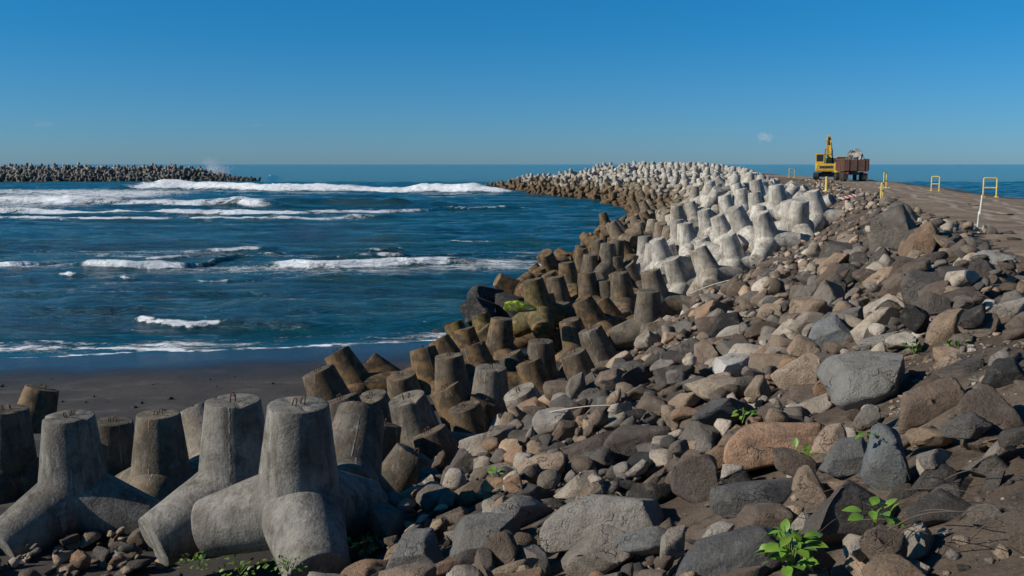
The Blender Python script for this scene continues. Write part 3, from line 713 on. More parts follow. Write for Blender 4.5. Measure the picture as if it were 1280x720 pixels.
spec_xy = np.array([(t['p'] + t['rot'] @ Vector((0, 0, THC)))[:2] for t in TETS])
for i in order:
    x, y = cand[i]
    near_ = y < 60
    if y < 72 and np.min(np.hypot(spec_xy[:, 0] - x, spec_xy[:, 1] - y)) < (1.75 if y < 44 else 2.3): continue
    if y < 20 and x > -7: continue
    rot = tet_rot(rng.normal(-11, 17), rng.normal(-2, 14), rng.uniform(0, 120))
    if rng.random() < (0.5 if 44 < y < 120 else 0.25 if y > 44 else 0.0): rot = tet_rot(rng.uniform(-75, 60), rng.uniform(-40, 40), rng.uniform(0, 120))
    P = TP @ np.array(rot).T
    z = rest(P, x, y, 0.22)
    if z is None: continue
    f0 = float(floor_z(x, y))
    if z - f0 > (0.35 if y < 46 else 0.9 if near_ else 1.5): continue
    tu, tv, _dp = proj((x, y, z + float(P[:, 2].max())))
    over = (-3 if y > 130 else 0) + np.interp(tu, [600, 640, 690, 740, 800, 880, 920, 945, 975, 1000, 1045], [233, 226, 212, 202, 204, 206, 211, 218, 227, 236, 258]) - tv
    if over > 0:                                     # bedded deeper where the crest line stays low
        sinkby = over * _dp / F_PX
        if sinkby > 1.5: continue
        z -= sinkby
    hgt = z + 1.2
    t = float(np.clip((hgt - 1.6 + rng.normal(0, .5)) / 2.6, 0, 1))
    newer = float(np.interp(y, [35, 48], [0, 1]))
    tone = 0.16 + rng.uniform(-.06, .10) + t * newer * (0.72 + rng.uniform(-.18, .14))
    brown = (1 - t) * rng.uniform(0.9, 1.2) + 0.12
    if t * newer > 0.45: lab, grp = None, GU
    elif y > 60: lab, grp = None, GW
    else: lab, grp = LB, GB
    add_tet((x, y, z), rot, 1.0 + rng.uniform(-.03, .03), (min(tone, 1), min(brown, 1), 0.0, 1), lab, grp, False)
rest_sorted = sorted(TETS[NSPEC:], key=lambda t: proj(t['p'])[2])
indiv = TETS[:NSPEC] + rest_sorted[:300 - NSPEC]; mass = rest_sorted[300 - NSPEC:]
print('TETRAPODS', len(TETS), 'spec', NSPEC, 'mass', len(mass), 'indiv reach', proj(indiv[-1]['p'])[2])
print('LIFT', [l for l in LOGT if l[3] > 0.6 or l[3] < -1.5])
for k, t in enumerate(indiv):
    mw = Matrix.Translation(t['p']) @ t['rot'].to_4x4() @ Matrix.Scale(t['s'], 4)
    dep = proj(t['p'])[2]
    if dep < 62:
        e = link('tetrapod', None); e.matrix_world = mw; e.empty_display_size = 0.3
        for q in range(4):
            l = link('leg', TVAR[k % 3][q], e); l.color = t['c']
        if dep < 34:
            qa = random.uniform(0, 3)
            for sx in (-.07, .07):
                lo = link('lifting_loop', LOOP, e, (sx * math.cos(qa), sx * math.sin(qa), TL + THC)); lo.rotation_euler = (0, random.uniform(-.3, .3), qa + random.uniform(-.3, .3))
    else:
        e = link('tetrapod', TMID); e.matrix_world = mw; e.color = t['c']
    tag(e, t['label'], 'tetrapod', t['group'])
def mass_mesh(name, items):
    V = []; T = []; C = []; o = 0
    for p, rot, s, c in items:
        V.append((LOWV * s) @ np.array(rot).T + np.array(p)); T.append(LOWT + o); o += len(LOWV); C.append(np.tile(np.array(c, np.float32), (len(LOWV), 1)))
    me = mesh_np(name, np.concatenate(V), np.concatenate(T), M['concrete_stuff'], smooth=False)
    a = me.color_attributes.new('tint', 'FLOAT_COLOR', 'POINT'); a.data.foreach_set('color', np.concatenate(C).ravel())
    return me
if mass:
    o = link('tetrapod_mass', mass_mesh('tetrapod_mass', [(t['p'], t['rot'], t['s'], t['c']) for t in mass]))
    tag(o, 'far crowd of pale and brown tetrapods at the curved head of the breakwater', 'tetrapods', kind='stuff')
# the other breakwater across the water
items = []
fx = np.arange(-420, -112, 1.0)
def far_top(x): return np.interp(x, [-420, -150, -143, -135, -128, -116], [6.2, 5.9, 5.0, 2.4, 0.7, -0.9])
mv = []
for x in fx:
    t = float(far_top(x)) - 0.4
    yb = 452 + 0.05 * (x + 240)
    mv.append([(x, yb - 11, -1.5), (x, yb - 3, t * 0.62), (x, yb, t), (x, yb + 8, t), (x, yb + 20, -1.5)])
mv = np.array(mv); fb = mesh_np('breakwater_core', mv.reshape(-1, 3), grid_quads(len(fx), 5), M['soil'])
tag(link('breakwater_core', fb), 'dark rubble core of the breakwater across the water', kind='structure')
for x in np.arange(-330, -114, 2.1):
    t = float(far_top(x)) + 0.7 * float(fbm(x * .11, 3.3, 1.0, 3))
    for j in range(8):
        f = j / 7; yb = 452 + 0.05 * (x + 240)
        xx = x + rng.uniform(-1.2, 1.2); yy = yb - 13.0 + 14 * f + rng.uniform(-1.0, 1.0); zz = max(-1.3 + (t + 0.2) * f ** 0.9, -1.3) + rng.uniform(-.45, .45)
        if t < 0.6 and f > 0.5: continue
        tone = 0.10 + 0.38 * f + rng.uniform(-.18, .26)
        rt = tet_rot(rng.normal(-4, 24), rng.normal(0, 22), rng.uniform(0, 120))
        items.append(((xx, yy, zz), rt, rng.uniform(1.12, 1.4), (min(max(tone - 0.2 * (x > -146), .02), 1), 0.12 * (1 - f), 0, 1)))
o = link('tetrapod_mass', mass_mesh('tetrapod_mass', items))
tag(o, 'grey tetrapods heaped along the other breakwater across the water', 'tetrapods', kind='stuff')

# ------------------------------------------------------------------ boulders
HT = H.copy()
def ico(sub):
    bm = bmesh.new(); bmesh.ops.create_icosphere(bm, subdivisions=sub, radius=1.0)
    bm.verts.index_update()
    V = np.array([v.co[:] for v in bm.verts]); Fc = np.array([[v.index for v in f.verts] for f in bm.faces]); bm.free(); return V, Fc
ICO = {s: ico(s) for s in (1, 2, 3, 4)}
def rock_shape(V, seed, ang=1.0):
    r = np.random.default_rng(seed); P = V.copy()
    kind = seed % 4
    dims = np.array([(1.0, r.uniform(.6, .85), r.uniform(.34, .48)), (1.0, r.uniform(.65, .95), r.uniform(.5, .7)), (1.0, r.uniform(.5, .75), r.uniform(.42, .6)), (1.0, r.uniform(.75, .98), r.uniform(.6, .8))][kind])
    e = r.uniform(.55, .85); P = np.sign(P) * np.abs(P) ** e            # blockier than a ball
    P = P / np.linalg.norm(P, axis=1).max() * 1.15
    sh = r.normal(0, .16, (3, 3)); np.fill_diagonal(sh, 1.0); P = P @ sh.T
    P = P * (1 + 0.16 * fbm(P[:, 0] * .9 + seed * 3.3, P[:, 1] * .9, P[:, 2] * .9, 2))[:, None]
    for _ in range(int(12 + 7 * ang)):
        n = r.normal(size=3); n /= np.linalg.norm(n); h = r.uniform(.44, .78)
        d = P @ n; P = P - np.outer(np.maximum(d - h, 0) * 0.97, n)
    s = seed * 7.7
    P = P * (1 + 0.065 * fbm(P[:, 0] * 2.4 + s, P[:, 1] * 2.4, P[:, 2] * 2.4, 6, 0.6))[:, None]
    rid = 1 - np.abs(fbm(P[:, 0] * 3.2 + s, P[:, 1] * 3.2 + 9, P[:, 2] * 3.2, 4, 0.6))
    P = P * (1 + 0.085 * (rid - 0.8))[:, None]
    P = P * dims
    return P / (np.ptp(P[:, 0]) / 2)
NV = 28
ROCKV = [rock_shape(ICO[4][0], 100 + k, rng.uniform(0, 1.4)) for k in range(NV)]
ROCKM = [mesh_np('boulder', p, ICO[4][1], M['rock']) for p in ROCKV]
for me in ROCKM: me.update()
ROCK3 = [rock_shape(ICO[3][0], 100 + k, 1) for k in range(NV)]
PAL = {   # colour, weight, label words
    'dark grey': ((0.115, 0.110, 0.105), .26), 'brown grey': ((0.175, 0.143, 0.118), .27), 'grey': ((0.23, 0.22, 0.205), .20),
    'tan': ((0.36, 0.285, 0.21), .11), 'pale grey': ((0.42, 0.395, 0.355), .10), 'orange tan': ((0.38, 0.22, 0.125), .035), 'blackish': ((0.05, 0.048, 0.046), .03)}
PAL.update({'dark grey': ((0.12, 0.108, 0.098), .20), 'brown grey': ((0.20, 0.155, 0.12), .25), 'grey': ((0.26, 0.235, 0.205), .20), 'tan': ((0.44, 0.335, 0.24), .22), 'pale grey': ((0.55, 0.49, 0.41), .19), 'orange tan': ((0.36, 0.235, 0.15), .035)})
PK = list(PAL); PW = np.array([PAL[k][1] for k in PK]); PW /= PW.sum()
ROCKS = []; RA = np.zeros((9000, 3))
def add_rock(x, y, size, var, yaw, tilt, cname=None, color=None, label=None, sink=0.2, tall=1.0, z=None):
    kf = rng.uniform(.62, 1.18); wf = rng.uniform(.01, .08)
    c = color or (PAL[cname][0][0] * kf * (1 + wf), PAL[cname][0][1] * kf, PAL[cname][0][2] * kf * (1 - wf))
    n, sd, sy = plan(np.array([x]), np.array([y]))
    sl = Matrix.Rotation(R(-16), 3, 'Y') if n[0] > 0.4 else Matrix.Identity(3)
    rot = sl @ Euler((R(tilt[0]), R(tilt[1]), 0)).to_matrix() @ Matrix.Rotation(R(yaw), 3, 'Z')
    sc = Vector((size / 2, size / 2, size / 2 * tall))
    P = (ROCK3[var] * np.array(sc)) @ np.array(rot).T
    if z is None:
        z = seat(P, x, y, size, sink)
        if z is None:
            if not label: return None
            z = float(floor_z(x, y)) + .1 * size
    stamp(P, x, y, z)
    ROCKS.append(dict(p=Vector((x, y, z)), rot=rot, s=sc, c=c, var=var, kind=cname, label=label, size=size))
    RA[len(ROCKS) - 1] = (x, y, size * (1.3 if label else 1.0))
    return ROCKS[-1]
def rock_px(u, v, w, cname, label, yaw=None, tall=1.0, color=None, var=None, tilt=None, sink=.24):
    r = ray(u, v); d = 4.0
    while d < 70:
        p = Vector((0, 0, EYE)) + r * d
        if p.z < float(floor_z(p.x, p.y)) + 0.16: break
        d += 0.05
    size = w / F_PX * d * 1.05
    if var is None:
        pool = [k for k in range(NV) if (100 + k) % 4 == (0 if tall < .78 else 2 if tall < .9 else 1 if tall < 1.15 else 3)]; var = pool[int(rng.integers(len(pool)))]; tall = 1.0 if tall < 1.15 else tall
    add_rock(p.x, p.y, size, var if var is not None else int(rng.integers(NV)), yaw if yaw is not None else rng.uniform(0, 360),
             tilt or (rng.uniform(-10, 10), rng.uniform(-10, 10)), cname, color, label, sink * .3, tall)
HERO = [
    (985,552,138,'orange tan','large orange tan boulder lying in the middle of the grey rubble',20,.7,(.52,.315,.19)),
    (1085,488,104,'grey','big rough pale grey boulder with pitted face beside the soil patch',0,1.05,(.27,.26,.235)),
    (1165,500,92,'brown grey','broad grey brown boulder half buried in soil beside the big pitted one',10,.8,None),
    (917,457,58,'pale grey','chalky white rounded boulder perched above the flat tan slab',30,1.0,(.62,.58,.52)),
    (903,490,88,'tan','flat tan slab just below the chalky white boulder',15,.7,(.44,.35,.255)),
    (1172,624,80,'dark grey','dark grey domed boulder with a crack beside the dry twigs',0,1.1,None),
    (1112,588,56,'grey','blue grey split boulder standing upright beside the dark domed one',70,1.35,(.21,.225,.225)),
    (1062,572,66,'grey','rounded grey boulder leaning on the blue grey split one',0,1.1,(.20,.205,.20)),
    (945,612,135,'dark grey','long dark grey slab below the orange boulder',15,.7,(.14,.138,.135)),
    (925,690,150,'dark grey','big speckled dark slab behind the broad-leaved weed',20,.7,(.13,.128,.125)),
    (1062,645,125,'brown grey','large brown grey boulder between the two broad-leaved weeds',20,.85,(.15,.128,.11)),
    (898,654,46,'pale grey','small clean white stone resting beside the dark slab',20,1.0,(.52,.48,.43)),
    (778,642,150,'pale grey','broad pale grey flat boulder with a broken stone in front',0,.62,(.36,.325,.28)),
    (742,692,92,'tan','wedge shaped tan grey stone propped before the broad pale boulder',-20,1.1,(.32,.275,.225)),
    (816,676,78,'dark grey','dark stone spattered with white lichen beside the wedge stone',0,.8,(.22,.215,.20)),
    (728,602,64,'tan','cream rounded boulder sitting on dark rubble',0,1.05,(.48,.41,.32)),
    (810,548,98,'brown grey','smooth dark brown slab tilted up towards the sea',25,.62,(.13,.105,.088)),
    (740,550,88,'brown grey','broad dark brown boulder beside the tilted slab',0,.8,(.14,.112,.094)),
    (868,606,64,'brown grey','dark brown rounded boulder left of the long grey slab',0,1.2,(.13,.10,.082)),
    (690,532,54,'pale grey','pale grey blocky stone at the edge of the tetrapods',0,1.0,(.34,.31,.27)),
    (1262,378,58,'pale grey','bright tan boulder by the road shoulder',0,.85,(.50,.44,.37)),
    (1252,322,52,'pale grey','pale flat stone at the road shoulder beyond the bright tan boulder',0,.7,(.44,.41,.36)),
    (1257,460,50,'blackish','black angular boulder sitting on bare soil',0,1.0,(.055,.052,.05)),
    (1036,424,62,'grey','two-tone boulder with blue grey lower face and brown top',0,.9,(.25,.26,.26)),
    (906,522,84,'dark grey','long dark boulder beside the orange one',40,.65,(.12,.115,.11)),
    (905,565,60,'tan','rusty tan boulder tucked under the orange one',0,.9,(.30,.20,.12)),
    (604,678,88,'grey','angular grey boulder in the shaded rubble near the toppled tetrapod',0,.9,(.20,.19,.175)),
    (520,694,74,'grey','grey boulder with white veins beside the toppled tetrapod',0,.9,(.22,.215,.205)),
    (650,642,80,'grey','grey boulder with one sunlit face above the angular one',30,.8,(.28,.265,.24)),
    (1110,418,66,'pale grey','pale grey flat boulder below the soil shoulder',0,.8,(.40,.37,.33)),
    (480,570,44,'brown grey','upright brown boulder jammed against the dark smooth tetrapod',0,1.4,(.17,.125,.10)),
    (925,412,48,'pale grey','pale pinkish flat stone above the chalky boulder',0,.7,(.46,.40,.34)),
    (1230,628,42,'tan','upright tan stone beside the dry twigs at the soil edge',0,1.3,(.27,.235,.195)),
    (700,660,46,'blackish','black wet looking stone in the gap below the cream boulder',0,.8,(.06,.058,.058)),
]
for u, v, w, cn, lab, yaw, tall, c in HERO: rock_px(u, v, w, cn, lab, yaw, tall, c)
NHERO = len(ROCKS)
def in_zone(x, y, grow=0.0):
    n, sd, sy = plan(x, y); n0 = n0_of(sy)
    dens = sstep(-0.6, 0.9, n)
    # bare soil patch on the right of the slope
    bare = sstep(1.6, 0.7, np.hypot((x - 5.2) / 1.35, (y - 9.3) / 2.6))
    bare = np.maximum(bare, sstep(1.2, 0.6, np.hypot((x - 3.5) / 1.7, (y - 5.5) / 1.25)))
    lim = n0 + 0.6 + np.where(y < 14, np.where(y < 12.6, 6.5, 1.5), 0) + grow
    return np.where((sd > 0) & (n < lim) & (n > -0.6), dens * (1 - 0.93 * bare), 0)
def scatter(count, smin, smax, powr, ncand, sink, sep, ymax=57, ymin=3.5, maxlift=9):
    placed = 0; tries = 0
    while placed < count and tries < count * 12:
        tries += 1
        size = smin + (smax - smin) * rng.random() ** powr
        best = None; size0 = size
        for _ in range(ncand):
            size = size0
            y = ymin + (ymax - ymin) * rng.random() ** 1.25
            n_off = rng.uniform(-0.6, 15 if y < 14 else 11)
            ex = np.interp(y, EDGE[:, 1], EDGE[:, 0]); x = ex - n_off * 1.04
            if rng.random() > float(in_zone(np.array([x]), np.array([y]))[0]): continue
            if math.hypot(x, y) < 4.2: continue
            if y > 28:
                ru, rv, _q = proj((x, y, float(floor_z(x, y)) + .5 * size))
                if size > .36 and ru < 1110 and rv < np.interp(ru, [760, 850, 900, 945, 1000, 1040, 1070, 1110], [430, 388, 354, 336, 316, 296, 276, 258]): continue
            size = min(size, max(.22, 0.060 * math.hypot(x, y)))
            if y > 26: size = min(size, float(np.interp(y, [26, 34, 40, 50], [1.3, 1.0, .8, .6])))
            if sep > 0 and len(ROCKS):
                q = RA[:len(ROCKS)]
                if np.min(np.hypot(q[:, 0] - x, q[:, 1] - y) - sep * 0.5 * (q[:, 2] + size)) < 0: continue
            if np.min(np.hypot(RA[:NHERO, 0] - x, RA[:NHERO, 1] - y) - 0.36 * RA[:NHERO, 2]) < 0.3 * size: continue
            ix = int((x - HX0) / CELL); iy = int((y - HY0) / CELL); w = max(1, int(size * 0.3 / CELL))
            lift = float(H[iy-w:iy+w+1, ix-w:ix+w+1].mean() - H0[iy-w:iy+w+1, ix-w:ix+w+1].mean())
            if best is None or lift < best[0]: best = (lift, x, y, size)
        if best is None or best[0] > maxlift: continue
        cn = PK[rng.choice(len(PK), p=PW)]
        if add_rock(best[1], best[2], best[3], int(rng.integers(NV)), rng.uniform(0, 360), (rng.normal(0, 16), rng.normal(0, 16)), cn, None, None, sink, rng.uniform(.8, 1.1)): placed += 1
    return placed
ROCKW = []
c1 = scatter(210, 0.80, 1.60, 1.7, 3, 0.34, 0.72, maxlift=.55)
c2 = scatter(480, 0.46, 0.85, 1.2, 4, 0.28, 0.44, maxlift=.40)
c3 = scatter(640, 0.22, 0.46, 1.3, 5, 0.22, 0.0, maxlift=.32)
c4 = scatter(700, 0.07, 0.26, 1.4, 6, 0.18, 0.0, ymax=36, maxlift=.22)
c6 = scatter(700, 0.16, 0.50, 1.3, 5, 0.22, 0.0, ymax=17, ymin=5.2, maxlift=.22)
# broken stone at the foot of the front tetrapods
c5 = 0
for _ in range(900):
    x = rng.uniform(-9.5, -1.0); y = rng.uniform(11.2, 15.6); size = 0.06 + .40 * rng.random() ** 2.0
    ix = int((x - HX0) / CELL); iy = int((y - HY0) / CELL)
    if H[iy, ix] - H0[iy, ix] > .22: continue
    add_rock(x, y, size, int(rng.integers(NV)), rng.uniform(0, 360), (rng.normal(0, 14), rng.normal(0, 14)), PK[rng.choice(len(PK), p=PW)], None, None, .2); c5 += 1
for _ in range(260):        # odd stones washed up on the sand
    x = rng.uniform(-26, -4); y = rng.uniform(17, 33); size = 0.03 + .16 * rng.random() ** 3
    add_rock(x, y, size, int(rng.integers(NV)), rng.uniform(0, 360), (0, 0), 'blackish', None, None, .3)
for _ in range(900):        # stones strewn along the shoulder of the track
    y = 20 + 100 * rng.random(); x = float(np.interp(y, EDGE[:, 1], EDGE[:, 0])) - rng.normal(.1, .7); size = 0.10 + .42 * rng.random() ** 2.5
    add_rock(x, y, size, int(rng.integers(NV)), rng.uniform(0, 360), (rng.normal(0, 14), rng.normal(0, 14)), PK[rng.choice(len(PK), p=PW)], None, None, .25)
print('ROCKS', NHERO, c1, c2, c3, c4)
def rock_rank(r):
    u, v, d = proj(r['p'])
    if not (-40 < u < 1320 and 190 < v < 760): return -1
    return r['size'] / d
others = sorted(ROCKS[NHERO:], key=rock_rank, reverse=True)
ind = ROCKS[:NHERO] + [r for r in others[:300 - NHERO] if rock_rank(r) > 0]; rest_r = others[300 - NHERO:]
NEAR = ['orange boulder', 'big pitted pale boulder', 'half buried broad boulder', 'chalky white boulder', 'flat tan slab', 'dark domed boulder', 'blue grey split boulder', 'rounded grey boulder',
        'long dark grey slab', 'speckled dark slab', 'brown boulder between the weeds', 'small clean white stone', 'broad pale flat boulder', 'wedge shaped stone', 'lichen spattered stone', 'cream rounded boulder',
        'tilted brown slab', 'broad dark brown boulder', 'dark brown rounded boulder', 'pale blocky stone', 'bright tan shoulder boulder', 'pale flat shoulder stone', 'black boulder on soil', 'two-tone boulder',
        'long dark boulder', 'rusty tan boulder', 'angular grey boulder', 'white veined boulder', 'grey boulder with a sunlit face', 'pale flat boulder below the soil', 'upright brown boulder', 'pale pinkish stone', 'upright tan stone', 'black wet looking stone']
for r in ind:
    o = link('boulder', ROCKM[r['var']]); o.matrix_world = Matrix.Translation(r['p']) @ r['rot'].to_4x4() @ Matrix.Diagonal(r['s'].to_4d())
    o.color = tuple(r['c']) + (1,)
    if r['label']: tag(o, r['label'], 'boulder')
    else:
        ext = np.ptp((ROCK3[r['var']] * np.array(r['s'])) @ np.array(r['rot']).T, axis=0); fl = ext[2] / max(ext[0], ext[1])
        shape = 'flat' if fl < .6 else 'tall' if fl > .95 else 'blocky' if r['var'] % 2 else 'humped'
        big = 'large' if r['size'] > .95 else 'small' if r['size'] < .58 else 'middling'
        hd = sorted(((h['p'] - r['p']).length - h['size'] * .5 - r['size'] * .5, q) for q, h in enumerate(ROCKS[:NHERO]))[0]
        if hd[0] < .35: where = 'touching the ' + NEAR[hd[1]]
        else:
            n1, _, s1 = plan(np.array([r['p'].x]), np.array([r['p'].y])); n1 = float(n1[0]); lim = float(n0_of(s1)[0])
            where = 'at the road shoulder' if n1 < 1.6 else 'next to the tetrapods' if n1 > lim - 1.5 else 'high on the rubble slope' if n1 < lim * .5 else 'low on the rubble slope'
        tag(o, f"{big} {shape} {r['kind']} boulder {where}", 'boulder', f"{big} {shape} {r['kind']} boulders {where}")
V = []; T = []; C = []; oo = 0
LO = {s: [rock_shape(ICO[s][0], 100 + k, 1) for k in range(NV)] for s in (2, 3)}
for r in rest_r:
    s = 3 if r['size'] / proj(r['p'])[2] > 0.026 else 2
    P = (LO[s][r['var']] * np.array(r['s'])) @ np.array(r['rot']).T + np.array(r['p'])
    V.append(P); T.append(ICO[s][1] + oo); oo += len(P); C.append(np.tile(np.array(tuple(r['c']) + (1,), np.float32), (len(P), 1)))
# pebbles on the soil shoulder and between the stones
for _ in range(5200):
    y = 3.6 + 40 * rng.random() ** 2.0; ex = np.interp(y, EDGE[:, 1], EDGE[:, 0]); x = ex - rng.uniform(-1.2, 7.5)
    if rng.random() < .5: x = rng.uniform(2.5, 7.5); y = rng.uniform(4.2, 14)
    ix = int((x - HX0) / CELL); iy = int((y - HY0) / CELL)
    if H[iy, ix] - H0[iy, ix] > 0.06: continue
    s = 0.012 + 0.05 * rng.random() ** 2.5
    z = float(floor_z(x, y)) + s * 0.2
    P = (LO[2][int(rng.integers(NV))] if s > .04 else rock_shape(ICO[1][0], int(rng.integers(40)), .4)) * s
    Fi = ICO[2][1] if s > .04 else ICO[1][1]
    cn = PK[rng.choice(len(PK), p=PW)]; a_ = rng.uniform(0, 6.28); ca, sa = math.cos(a_), math.sin(a_)
    P = P @ np.array([[ca, -sa, 0], [sa, ca, 0], [0, 0, 1]]).T + np.array((x, y, z))
    V.append(P); T.append(Fi + oo); oo += len(P); C.append(np.tile(np.array(tuple(q * 1.1 for q in PAL[cn][0]) + (1,), np.float32), (len(P), 1)))
me = mesh_np('rubble', np.concatenate(V), np.concatenate(T), M['rock_stuff'])
a = me.color_attributes.new('tint', 'FLOAT_COLOR', 'POINT'); a.data.foreach_set('color', np.concatenate(C).ravel())
tag(link('rubble', me), 'small stones and pebbles filling gaps between the boulders', 'rubble', kind='stuff')
print('RUBBLE tris', len(me.polygons))

# dark wet boulders at the water's edge
WET = [(610,372,64,1.0), (640,384,58,.9), (586,392,30,.9), (565,398,34,.8), (545,402,16,.6), (562,384,18,.7), (624,358,34,.9), (600,386,44,.8), (655,384,36,1.1)]
for k, (u, v, w, tall) in enumerate(WET):
    p = at_z(u, v + 6, 0.25); size = w / F_PX * p.y
    o = link('wet_boulder', ROCKM[(k * 5) % NV]); o.location = (p.x, p.y, 0.05 + 0.12 * (k in (0, 1, 7, 8)) * size * 1.6)
    if k == 8: q_ = at_depth(u - 8, v - 2, 35.0); size = 44 / F_PX * 35; o.location = q_; tall = .75
    o.rotation_euler = (rng.uniform(-.3, .3), rng.uniform(-.3, .3), rng.uniform(0, 6)); o.scale = (size/2, size/2, size/2 * tall)
    if k == 8:
        o.data = o.data.copy(); o.data.materials[0] = M['concrete']; o.color = (0.1, 0.0, 1.0, 1)
        tag(o, 'boulder covered in bright green moss beside dark tetrapods at the waterline', 'boulder')
    else:
        o.color = (0.035, 0.034, 0.034, 1); tag(o, 'black wet boulder standing in the water beside the tetrapods', 'boulder', 'wet boulders at the waterline')

# ------------------------------------------------------------------ machines on the crest
def empty(name, loc, rz, label, cat, group=None):
    e = link(name, None); e.location = loc; e.rotation_euler = (0, 0, rz); e.empty_display_size = .5; return tag(e, label, cat, group)
def disc_wheel(parent, x, y, r, w):
    wh = MB().tube([(x - w/2, y, r), (x - w/2 * .75, y, r), (x + w/2 * .75, y, r), (x + w/2, y, r)], [r * .9, r, r, r * .9], 20).build('wheel', M['black'], parent)
    MB().tube([(x - w/2 - .02, y, r), (x + w/2 + .02, y, r)], r * .52, 14).build('rim', M['steel'], wh)
def ground_px(u, v, z): return at_z(u, v, z)
# excavator, seen from behind its left rear corner
g = ground_px(1033, 224, 5.72); gz = float(floor_z(g.x, g.y))
ex = empty('excavator', (g.x, g.y, gz + .05), R(-19), 'yellow tracked excavator with raised arm behind the loaded truck', 'excavator')
for s in (-1, 1):
    prof = [(-1.75, .25), (-1.5, .05), (1.5, .05), (1.75, .25), (1.85, .55), (1.6, .85), (-1.6, .85), (-1.85, .55)]
    t = MB(); n = len(prof)
    x0, x1 = s * 1.15 - .28, s * 1.15 + .28
    t.add([(x0, a, b) for a, b in prof] + [(x1, a, b) for a, b in prof], [tuple(range(n)), tuple(range(2*n-1, n-1, -1))] + [(k, k+n, (k+1) % n + n, (k+1) % n) for k in range(n)])
    tr = t.build('track', M['steel'], ex)
    sh = MB()
    for k in range(n):
        a, b = Vector(prof[k]), Vector(prof[(k+1) % n]); L = (b - a).length; m_ = max(1, int(L / .2))
        for q in range(m_):
            c = a + (b - a) * ((q + .5) / m_); ang = math.atan2(b.y - a.y, b.x - a.x)
            sh.box((s * 1.15, c.x, c.y), (.6, .13, .06), rx=ang)
    sh.build('track_shoes', M['black'], tr)
MB().box((0, 0, .62), (1.8, 2.0, .5), bev=.08).tube([(0, 0, .8), (0, 0, 1.08)], .6, 16).build('undercarriage', M['steel'], ex)
MB().box((0, -.35, 1.5), (2.5, 2.7, .85), bev=.1).build('engine_housing', M['yellow'], ex)
MB().box((0, -1.85, 1.45), (2.5, .5, .95), bev=.2).build('counterweight', M['yellow'], ex)
cb = MB()
cx_, cy_ = -.78, .35
for px_, py_ in ((-.44, -.78), (.44, -.78), (-.44, .78), (.44, .78)): cb.box((cx_ + px_, cy_ + py_, 2.38), (.11, .11, 1.15))
cb.box((cx_, cy_, 3.02), (1.02, 1.75, .14), bev=.05).box((cx_, cy_, 1.98), (1.0, 1.72, .35), bev=.04)
cabin = cb.build('cab', M['yellow'], ex)
for nm_, c, d in (('window', (cx_, cy_ - .8, 2.55), (.80, .03, .78)), ('window', (cx_ - .46, cy_, 2.55), (.03, 1.46, .78)), ('window', (cx_ + .46, cy_, 2.55), (.03, 1.46, .78)), ('window', (cx_, cy_ + .8, 2.55), (.80, .03, .78))):
    MB().box(c, d).build(nm_, M['glass'], cabin)
bo = MB(); P = [(.28, .8, 1.75), (.20, 1.2, 2.9), (.12, 1.55, 3.75), (.05, 2.3, 4.45), (.0, 3.1, 4.75)]
for a_, b_, w_ in zip(P[:-1], P[1:], (.55, .68, .6, .42)):
    a_, b_ = Vector(a_), Vector(b_); d_ = b_ - a_
    for sx_ in (-.2, .2): bo.box((a_ + b_) / 2 + Vector((sx_, 0, 0)), (.07, w_, d_.length + .18), rx=-math.atan2(d_.y, d_.z))
    bo.box((a_ + b_) / 2, (.36, w_ * .8, d_.length + .05), rx=-math.atan2(d_.y, d_.z))
bo.tube([(-.22, 1.55, 3.75), (.42, 1.55, 3.75)], .14, 10).tube([(-.3, 3.1, 4.75), (.3, 3.1, 4.75)], .13, 10)
boom = bo.build('boom', M['yellow'], ex)
for sx_ in (-.35, .62): MB().tube([(sx_, 1.0, 1.7), (sx_ * .9, 1.3, 2.6)], .10, 10).tube([(sx_ * .9, 1.3, 2.6), (sx_ * .8, 1.6, 3.6)], .055, 8).build('hydraulic_cylinder', M['steel'], boom)
MB().tube([(.30, .7, 1.9), (.50, .9, 2.8), (.46, 1.3, 3.7), (.36, 1.9, 4.4)], .035, 6).build('hose', M['black'], boom)
MB().tube([(.1, 1.5, 4.15), (.03, 2.9, 5.05)], .10, 10).build('stick_cylinder', M['steel'], boom)
st_ = MB()
for sx_ in (-.17, .17): st_.box((.0 + sx_, 3.35, 4.1), (.06, .45, 2.3), rx=R(-14))
st_.box((0, 3.35, 4.1), (.3, .36, 2.2), rx=R(-14)).box((0, 3.0, 5.05), (.4, .3, .5), rx=R(-14)); st_.build('stick', M['yellow'], ex)
MB().box((0, -2.09, 1.5), (1.5, .04, .3)).build('grille', M['black'], ex)
MB().tube([(1.15, -1.6, 1.9), (1.15, -1.6, 2.45), (1.15, .6, 2.45), (1.15, .6, 1.9)], .03, 6).build('handrail', M['steel'], ex)
for s_ in (-1, 1):
    for y_ in (-1.45, 1.45): MB().tube([(s_ * 1.15 - .3, y_, .45), (s_ * 1.15 + .3, y_, .45)], .34, 14).build('sprocket', M['steel'], ex)
bk = MB(); prof = [(3.9, 2.3), (4.6, 2.6), (5.2, 2.2), (5.1, 1.6), (4.5, 1.4), (4.2, 1.7)]
bk.add([(-.25, a, b) for a, b in prof] + [(.75, a, b) for a, b in prof], [tuple(range(6)), tuple(range(11, 5, -1))] + [(k, k+6, (k+1) % 6 + 6, (k+1) % 6) for k in range(6)])
bk.build('bucket', M['steel'], ex)
MB().tube([(.9, -1.0, 1.9), (.9, -1.0, 2.5)], .07, 8).build('exhaust_pipe', M['steel'], ex)
